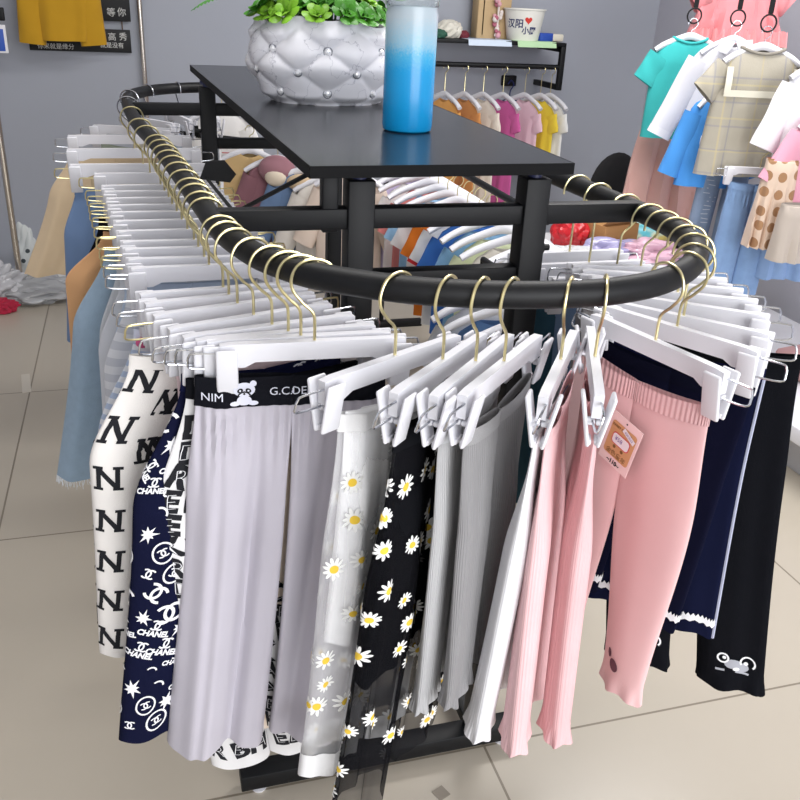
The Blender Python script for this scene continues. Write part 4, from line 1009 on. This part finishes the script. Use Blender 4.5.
# --- second low rack beyond the far end of the island
FRL = [at(px, 150, 4.15-i*.07) for i, px in enumerate((200, 330))]
FR = empty('garment_rack', 'low black rack of jackets beyond the far end of the island rack', 'clothes rack', (.6, 4.0, 0))
MB().tube([(-.55, .3, .98), (.32, -.35, .98)], .012, 12).build('rail', M_black, FR)
for X in (): MB().tube([(X, 0, .02), (X, 0, 1.04)], .012, 12).build('upright', M_black, FR); sq(MB(), (X, -.2, .018), (X, .2, .018), .036).build('foot', M_black, FR)
JG = 'jackets on the rack beyond the island'
for i, (nm, hx, px, py, kind, sc_, ex) in enumerate((('white shirt with red print', 'e6e4e2', 222, 108, 'shirt', .9, 'p'), ('tan wool coat', 'c6a878', 250, 150, 'coat', 1.2, ''), ('mauve hooded jacket with cream lining', '8d636c', 278, 158, 'jacket', 1.0, 'h'), ('blue denim jacket with tan collar', '6d86aa', 303, 170, 'jacket', 1.0, 'c'), ('white shirt with red star', 'e8e2da', 328, 178, 'shirt', 1.0, 's'), ('pale peach shirt', 'ecdacb', 350, 172, 'shirt', 1.0, ''))):
    Y = 4.2-i*.09; p = at(px, py, Y); rz = -.35
    loc = Vector((p.x, Y, p.z))
    tt = top(kind, '%s on the rack beyond the island' % nm, kind, loc+Vector((0, 0, -.016)), rz, cloth('cloth_'+hx, hx), W=.14*sc_, L=.44, hem=.15*sc_, t=.03, sl=.26, ang=.4, sw=.055*sc_, group=JG)
    top_hanger('shoulder_hanger', 'white shoulder hanger holding the %s' % nm, 'hangers on the rack beyond the island', loc, rz, half=.15, stem=.06)
    mb = MB()
    if ex == 's': s5 = [(.02*(1 if k % 2 == 0 else .42)*math.sin(PI*k/5), .02*(1 if k % 2 == 0 else .42)*math.cos(PI*k/5)) for k in range(10)]; mb.prism(s5, .002, lambda a, b, c: (-.04+a, -.04+c, -.12+b)); mb.build('star_patch', mat('star_red', '8a2a30', .8), tt)
    if ex == 'p':
        sh_ = text('一二', .05, 0); mb.add([(a, -.042, -.16+b) for a, b in sh_[0]], sh_[1]); mb.build('print', mat('print_red', 'c84a50', .8), tt)
    if ex == 'h': mb.ball((0, -.03, -.03), .085, 12, sc=(1, .55, .75)); mb.build('hood', cloth('cloth_mauve_hood', '9c717a'), tt); MB().ball((.0, -.06, -.06), .05, 10, sc=(1, .5, .8)).build('hood_lining', cloth('cream_lining', 'd9cbb8'), tt)
    if ex == 'c': mb.ball((0, -.03, -.035), .07, 10, sc=(1, .5, .55)); mb.build('collar', cloth('tan_collar', 'c8b090'), tt)

# --- clothes hanging along the right wall
M_strap = mat('black_strap', '131316', .7)
def strap(px, py, Y, lb):
    p = at(px, py, Y); r = empty('hanging_strap', lb, 'strap', p)
    MB().box((0, 0, (H-p.z)/2+.03), (.016, .006, H-p.z-.06), .002).build('webbing', M_strap, r)
    MB().tube([(.032*math.cos(2*PI*k/24), 0, -.002+.032*math.sin(2*PI*k/24)) for k in range(24)], .0035, 8, closed=True).build('ring', M_strap, r)
    return p
WG = 'tops hanging along the right wall'; WH_ = 'hangers along the right wall'; BG = 'bottoms hanging along the right wall'
def wall_top(px, py, Y, hang_label, half, rz, ring_lb=None, stem=.022, **k):
    """px,py: pixel of the hanger's middle at depth Y"""
    p = at(px, py, Y)
    top_hanger('shoulder_hanger', hang_label, WH_, p, rz, half=half, hookm=M_silver, stem=stem)
    if ring_lb:
        r = empty('hanging_strap', ring_lb, 'strap', p+Vector((0, 0, stem+.062)), rz)
        MB().box((0, 0, (H-p.z-stem-.062)/2+.015), (.02, .006, H-p.z-stem-.09), .002).build('webbing', M_strap, r)
        MB().tube([(.03*math.cos(2*PI*q/24), 0, .03*math.sin(2*PI*q/24)-.004) for q in range(24)], .0036, 8, closed=True).build('ring', M_strap, r)
    if not k: return p
    k = dict(k); nm, lb, cat, m = k.pop('name'), k.pop('label'), k.pop('cat'), k.pop('m')
    r = top(nm, lb, cat, p+Vector((0, 0, -.016)), rz, m, group=WG, **k)
    return r
C_teal = cloth('teal_jersey', '3fb5b4', .05, .15, 500)
wall_top(691, 36, 3.56, 'white shoulder hanger carrying the teal t-shirt', .15, -.25, 'black strap with ring holding the teal shirt hanger, farthest of the three', name='t_shirt', label='teal short sleeved t-shirt at the far end of the right wall', cat='t-shirt', m=C_teal, W=.15, L=.41, hem=.155, t=.035, sl=.12, ang=.55, sw=.06, neck=.075, collar=C_teal)
r = wall_top(734, 39, 3.36, 'white shoulder hanger carrying the white collared shirt', .13, -.28, 'black strap with ring in the middle, holding the white shirt hanger', name='shirt', label='white long sleeved collared shirt between the teal and plaid tops', cat='shirt', m=cloth('white_poplin', 'e8e8ee', .03, .2, 120), W=.155, L=.43, hem=.16, t=.03, sl=.33, ang=.4, sw=.058, neck=.06, cuff=cloth('white_cuff_poplin', 'f0f0f4'))
for sg in (-1, 1):
    MB().prism([(0, 0), (sg*.065, .012), (sg*.075, -.035), (sg*.03, -.05)], .004, lambda a, b, c: (a, -.028+c-abs(a)*.1, .006+b)).build('collar', cloth('white_cuff_poplin', 'f0f0f4'), r)
for k in range(4): MB().ball((.004, -.046, -.1-k*.07), .006, 6, sc=(1, .5, 1)).build('button', M_silver, r)
wall_top(723, 92, 3.2, 'white shoulder hanger inside the bright blue jacket', .09, -.3, name='jacket', label='bright blue long sleeved jacket behind the plaid top', cat='jacket', m=cloth('bright_blue', '4a93dc', .06, .2, 200), W=.12, L=.36, hem=.135, t=.035, sl=.26, ang=.3, sw=.05, neck=.05)
M_plaid = cloth('beige_linen', 'aca698', .07, .35, 220)
N, L, B = nodes_of(M_plaid)
uv = N.new('ShaderNodeUVMap'); sp = N.new('ShaderNodeSeparateXYZ'); L.new(uv.outputs[0], sp.inputs[0]); src = B.inputs['Base Color'].links[0].from_socket
prev = src
for ax, colr in (('X', '8b8c94'), ('Y', '8f8f96'), ('X', 'c2b48c'), ('Y', 'c2b790')):
    per = .045 if colr[0] in '89' else .0625
    f = N.new('ShaderNodeMath'); f.operation = 'PINGPONG'; L.new(sp.outputs[ax], f.inputs[0]); f.inputs[1].default_value = per
    g = N.new('ShaderNodeMath'); g.operation = 'LESS_THAN'; L.new(f.outputs[0], g.inputs[0]); g.inputs[1].default_value = .0035
    h = N.new('ShaderNodeMath'); h.operation = 'MULTIPLY'; L.new(g.outputs[0], h.inputs[0]); h.inputs[1].default_value = .55
    mx = N.new('ShaderNodeMix'); mx.data_type = 'RGBA'; L.new(h.outputs[0], mx.inputs[0]); L.new(prev, mx.inputs[6]); mx.inputs[7].default_value = lin(colr); prev = mx.outputs[2]
L.new(prev, B.inputs['Base Color'])
r = wall_top(764, 46, 3.06, 'white shoulder hanger carrying the beige plaid top', .15, -.22, 'black strap with ring nearest the right edge, holding the plaid top hanger', name='blouse', label='beige plaid short sleeved blouse with cream trimmed sailor collar', cat='blouse', m=M_plaid, W=.16, L=.47, hem=.185, t=.04, sl=.12, ang=.75, sw=.06, neck=.085, amp=.006, collar=cloth('grey_trim', '8a857c'))
C_cream = cloth('cream_trim', 'dfdbcb')
mb = MB()
def onb(x, z): return Vector((x, -.032-.012*sm((-z-.03)/.1)-.006*(1-(x/.15)**2), z))
for x0, z0, x1, z1 in ((-.132, -.06, -.132, -.155), (.132, -.06, .132, -.155), (-.143, -.155, .143, -.155)):
    n = 10; w_ = .012; V = []; F = []
    for i in range(n+1):
        x = lerp(x0, x1, i/n); z = lerp(z0, z1, i/n); dx, dz = ((w_, 0) if x0 == x1 else (0, w_))
        for q in (-1, 1):
            for yy in (0, -.004): V.append(onb(x+dx*q, z+dz*q)+Vector((0, yy-.004, 0)))
    for i in range(n):
        o = 4*i
        for a, b in ((0, 1), (1, 3), (3, 2), (2, 0)): F.append([o+a, o+b, o+4+b, o+4+a])
    mb.add(V, F)
mb.build('collar_trim', C_cream, r)
r = wall_top(832, 62, 2.86, 'white shoulder hanger at the right edge carrying the white blouse', .15, -.2, name='blouse', label='white ruffled blouse at the right edge of the picture', cat='blouse', m=cloth('white_crepe', 'ececf0', .03, .4, 90), W=.15, L=.34, hem=.15, t=.045, sl=.24, ang=.35, sw=.06, neck=.06, amp=.008)
wall_top(828, 112, 2.78, 'white shoulder hanger at the right edge carrying the pink coat', .1, -.2, name='coat', label='light pink coat in front of the white blouse at the right edge', cat='coat', m=cloth('candy_pink', 'e3a3b8', .04, .15), W=.105, L=.42, hem=.12, t=.05, sl=.2, ang=.5, sw=.05, neck=.045)
# salmon pink dress behind the teal shirt
p = at(680, 86, 3.75)
top('dress', 'long salmon pink dress hanging behind the teal t-shirt', 'dress', p, -.2, cloth('salmon_cotton', 'e3b6ac', .04, .15, 300), W=.135, L=.70, hem=.235, t=.05, sl=0, neck=.06, amp=.018, nf=3, group='dresses along the right wall')
top_hanger('shoulder_hanger', 'white shoulder hanger carrying the long salmon pink dress', WH_, p+Vector((0, 0, .016)), -.2, half=.11, stem=.06, hookm=M_silver)
p = at(746, -28, 3.72)
rr = top('dress', 'coral pink ruffled dress hanging above the plaid and white tops', 'dress', p, -.3, cloth('coral_cotton', 'e08f94', .05, .3, 120), W=.17, L=.30, hem=.22, t=.05, sl=.1, ang=1.0, sw=.06, neck=.06, amp=.016, nf=6, group='dresses along the right wall')
mb = MB()
for k in range(2):
    pts = [Vector((lerp(-.22, .22, i/60), -.062-.014*math.sin(i*1.3), -.27-.012*k+.004*math.sin(i*2.1))) for i in range(61)]
    V = []; F = []
    for i, q in enumerate(pts): V += [q+Vector((0, .012, .035)), q+Vector((0, -.012, -.03))]
    for i in range(60): F.append([2*i, 2*i+1, 2*i+3, 2*i+2])
    mb.add(V, F)
mb.build('ruffle', cloth('coral_ruffle', 'e59a9d'), rr)
top_hanger('shoulder_hanger', 'white shoulder hanger carrying the coral ruffled dress', WH_, p+Vector((0, 0, .016)), -.3, half=.16, stem=.06)
# bottoms in the lower row
def wall_pants(name, label, cat, px, py, Y, rz, m, **k):
    q = Pants(**k); p = at(px, py, Y)
    r = empty(name, label, cat, p, rz, BG); q.grid(MB(), .05, 1, 34, 36).build('body', m, r); q.grid(MB(), 0, .055, 4, 36, off=.002).build('waistband', m, r); return r, q
def wall_clip(px, py, Y, rz, label):
    p = at(px, py, Y); h = dup(HN['g'], (p.x, p.y, p.z+.147), rz, label, 'clip hangers along the right wall'); return h
M_rip = cloth('washed_denim', '8698b0', .14, .4, 500, 30)
r, q = wall_pants('jeans', 'grey blue ripped jeans hanging under the plaid blouse', 'jeans', 730, 150, 3.16, -.35, M_rip, W=.2, L=.48, wh=.048, ch=.06, t=(.02, .03, .032), lean=(-.02, 0), amp=.004)
mb = MB(); rd = random.Random(3)
for k in range(16): q.put(mb, -1, -1, rd.uniform(-.02, .02), .10+k*.018, bar2(-.014, 0, .014, rd.uniform(-.003, .003), .003), 0, off=.002)
mb.build('rips', cloth('rip_threads', 'c9d0d8'), r)
wall_clip(730, 150, 3.16, -.35, 'white clip hanger carrying the ripped jeans under the plaid blouse')
r, q = wall_pants('jeans', 'mid blue elastic waist jeans in front of the ripped pair by the right wall', 'jeans', 755, 182, 2.95, -.3, cloth('mid_denim', '7d9ac2', .12, .4, 500, 30), W=.2, L=.46, wh=.058, ch=.056, t=(.02, .034, .036), lean=(-.015, 0), amp=.003, gath=.003, nf=3)
wall_clip(757, 182, 2.95, -.3, 'white clip hanger carrying the mid blue elastic waist jeans')
r, q = wall_pants('shorts', 'faded blue denim shorts below the beige garment at the right edge', 'shorts', 800, 205, 2.88, -.3, cloth('faded_denim', '86a2cb', .12, .4, 500, 30), W=.22, L=.30, wh=.068, ch=.06, t=(.02, .034, .04), amp=.006)
wall_clip(802, 205, 2.88, -.3, 'white clip hanger carrying the faded blue denim shorts')
def skirt(name, label, px, py, Y, rz, m, W, L_, hem, t, amp, nf):
    return top(name, label, 'skirt', at(px, py, Y), rz, m, W=W, L=L_, hem=hem, t=t, sl=0, neck=W*.98, amp=amp, nf=nf, slopez=.004, dip=0, group=BG)
M_dot = cloth('dotted_tulle', 'd9c0ac', .03, .1)
N, L, B = nodes_of(M_dot)
uv = N.new('ShaderNodeUVMap'); mp = N.new('ShaderNodeMapping'); L.new(uv.outputs[0], mp.inputs[0]); mp.inputs['Scale'].default_value = (19, 16, 1)
vo = N.new('ShaderNodeTexVoronoi'); vo.voronoi_dimensions = '2D'; vo.inputs['Scale'].default_value = 1; vo.inputs['Randomness'].default_value = .25; L.new(mp.outputs[0], vo.inputs['Vector'])
lt = N.new('ShaderNodeMath'); lt.operation = 'LESS_THAN'; lt.inputs[1].default_value = .3; L.new(vo.outputs['Distance'], lt.inputs[0])
mx = N.new('ShaderNodeMix'); mx.data_type = 'RGBA'; mx.inputs[6].default_value = lin('dcc5b2'); mx.inputs[7].default_value = lin('a67f5e'); L.new(lt.outputs[0], mx.inputs[0]); L.new(mx.outputs[2], B.inputs['Base Color'])
skirt('skirt', 'peach tulle skirt with brown dots beside the pink coat', 783, 160, 2.8, -.5, M_dot, .06, .33, .085, .05, .012, 4)
skirt('skirt', 'beige grey skirt hanging below the pink coat at the right edge', 803, 205, 2.7, -.2, cloth('beige_satin', 'bdb2a8', .03, .1), .085, .21, .095, .05, .008, 3)
# low display platform with folded things below the wall rack
pf = empty('display_platform', 'low white display platform along the right wall under the hanging clothes', 'platform', (2.62, 2.7, 0))
MB().box((0, 0, .21), (.8, 1.7, .06), .004).build('top', M_white, pf); MB().box((0.05, 0, .09), (.66, 1.56, .18), .003).build('plinth', mat('plinth_grey', 'b9b9bd', .6), pf)
for k, (px, py, Y, hx, lb, rz) in enumerate(((785, 302, 2.75, 'd8a8a8', 'folded rose pink garment on the platform under the denim shorts', .2), (800, 318, 2.6, 'c79896', 'folded dusty pink garment on the platform at the right edge', -.1))):
    p = at(px, py, Y); f = empty('folded_garment', lb, 'clothing', (min(2.75, p.x+.25), Y, .241), rz, 'folded garments on the platform')
    for i, zz in enumerate((.02, .055)): MB().box((0, 0, zz), (.3-.01*i, .24, .036), .016).build('fold', cloth('cloth_'+hx, hx), f)
# low table with packs behind the rack on the right
tbp = at(600, 262, 3.2)
TZ = tbp.z
lt_ = empty('low_table', 'low white table with packs behind the right side of the island rack', 'table', (1.74, 3.3, 0))
MB().box((0, 0, TZ-.015), (.9, .8, .03), .004).build('tabletop', M_white, lt_)
for sx in (-1, 1):
    for sy in (-1, 1): MB().box((sx*.4, sy*.36, (TZ-.03)/2), (.04, .04, TZ-.03), .004).build('leg', M_white, lt_)
def onto(px, py, Y): p = at(px, py, Y); return Vector((p.x, Y, TZ+.001))
crumple('red_pack', 'shiny red pack on the low table left of the cardboard box', 'pack', onto(569, 245, 3.45), (.085, .06, .07), mat('red_foil', 'b8242c', .3, 0, .1, 20), 31, .25)
cb = empty('cardboard_box', 'brown cardboard box on the low table behind the rack', 'box', onto(605, 246, 3.42), .25)
MB().box((0, 0, .06), (.2, .18, .12), .003).build('carton', mat('cardboard', 'a5794b', .85, 0, .08, 12), cb)
MB().box((0, 0, .1215), (.2, .04, .002), 0).build('packing_tape', mat('box_tape', '8f6a3f', .3), cb)
MB().box((0, -.088, .135), (.196, .004, .05), .001, Matrix.Rotation(.9, 3, 'X')).build('flap', mat('cardboard', 'a5794b'), cb)
M_pil = mat('teal_pack', '6fb6c0', .35)
N, L, B = nodes_of(M_pil); tc = N.new('ShaderNodeTexCoord'); nz = N.new('ShaderNodeTexNoise'); nz.inputs['Scale'].default_value = 11; L.new(tc.outputs['Object'], nz.inputs['Vector'])
rp = N.new('ShaderNodeValToRGB'); L.new(nz.outputs['Fac'], rp.inputs[0]); e = rp.color_ramp.elements; e[0].position = .4; e[0].color = lin('5fb0bd'); e[1].position = .62; e[1].color = lin('d8c266'); x = rp.color_ramp.elements.new(.52); x.color = lin('b9c9b4'); L.new(rp.outputs[0], B.inputs['Base Color'])
crumple('patterned_pack', 'teal and yellow patterned pack on the low table beside the cardboard box', 'pack', onto(641, 248, 3.42), (.12, .07, .06), M_pil, 32, .12)
crumple('plastic_bag', 'clear bag with lilac contents on the low table in front of the cardboard box', 'bag', onto(612, 262, 3.2), (.12, .08, .045), mat('lilac_film', '9a95b8', .2, 0, .2, 9), 33, .5, 5)
crumple('plastic_bag', 'clear bag with pink contents on the low table behind the right rail bend', 'bag', onto(648, 264, 3.15), (.12, .08, .05), mat('pink_film', 'cba6b6', .2, 0, .2, 9), 34, .5, 5)
crumple('plastic_bag', 'grey clear bag on the low table next to the right rack post', 'bag', onto(566, 262, 3.15), (.12, .08, .04), M_poly, 35, .5, 5)
# black chair behind the table
ch = empty('chair', 'black round backed chair behind the low table', 'chair', (2.42, 4.15, 0), .2)
bb = MB(); 
vs = []; fs = []; n = 28
pr = [(.0, 1.0), (.02, .99), (.045, .9), (.05, .8)]
bb.ball((0, 0, .70), .2, 14, sc=(.85, .2, 1.0)); bb.build('backrest', mat('black_mesh_fabric', '101013', .85, 0, .1, 60, .3, 300), ch)
MB().box((0, -.2, .46), (.44, .44, .07), .03).build('seat', mat('black_mesh_fabric', '101013'), ch)
MB().tube([(0, .05, .7), (0, .06, .55), (0, -.1, .44)], .016, 10).build('spine', M_black, ch)
MB().tube([(0, -.2, .43), (0, -.2, .1)], .025, 12).build('column', M_black, ch)
for k in range(5):
    a = 2*PI*k/5; MB().tube([(0, -.2, .1), (.26*math.cos(a), -.2+.26*math.sin(a), .06)], .016, 8).ball((.26*math.cos(a), -.2+.26*math.sin(a), .03), .029, 8).build('leg', M_black, ch)

# ------------------------------------------------------------------ names of the clip hangers
HD = {25: 'lilac grey wide trousers', 22: 'block letter print trousers', 23: 'peach trousers', 21: 'navy star and emblem trousers', 20: 'pale pink trousers', 19: 'letter N print trousers', 18: 'pale lavender leggings', 17: 'blue striped leggings', 16: 'powder blue shorts', 15: 'grey and white banded leggings',
      14: 'ice blue trousers', 13: 'light grey trousers', 12: 'pale grey sweat trousers', 11: 'frayed light blue jeans', 10: 'slate blue jeans', 9: 'orange tan trousers', 8: 'navy shorts', 7: 'long black trousers', 6: 'steel blue jeans', 5: 'dark blue jeans', 4: 'mid blue jeans', 3: 'sand coloured trousers',
      'a': 'sheer white daisy trousers', 'b': 'sheer black daisy trousers', 'c': 'pale grey ruffled leggings', 'd': 'mid grey melange leggings', 'e': 'white and light pink leggings', 'f': 'rose pink leggings', 'g': 'pink leggings with the hang tag', 'h': 'dark navy lace hem leggings', 'i': 'navy leggings with pale seam', 'j': 'black mouse embroidered leggings',
      'k': 'charcoal leggings', 'l': 'indigo jeans', 'm': 'plum leggings', 'n': 'stone grey trousers', 'o': 'faded blue jeans', 'p': 'dark teal trousers', 'q': 'deep blue jeans', 's': 'far beige wide trousers', 't': 'sage leggings', 'u': 'cream trousers', 'v': 'light blue trousers', 'w': 'far white leggings'}
for k, h in HN.items():
    side = 'left side' if isinstance(k, int) else 'front' if k in 'abcdef' else 'right bend' if k in 'ghijklmnopq' else 'far bend'
    h['label'] = 'white clip hanger at the rail %s holding the %s' % (side, HD[k])
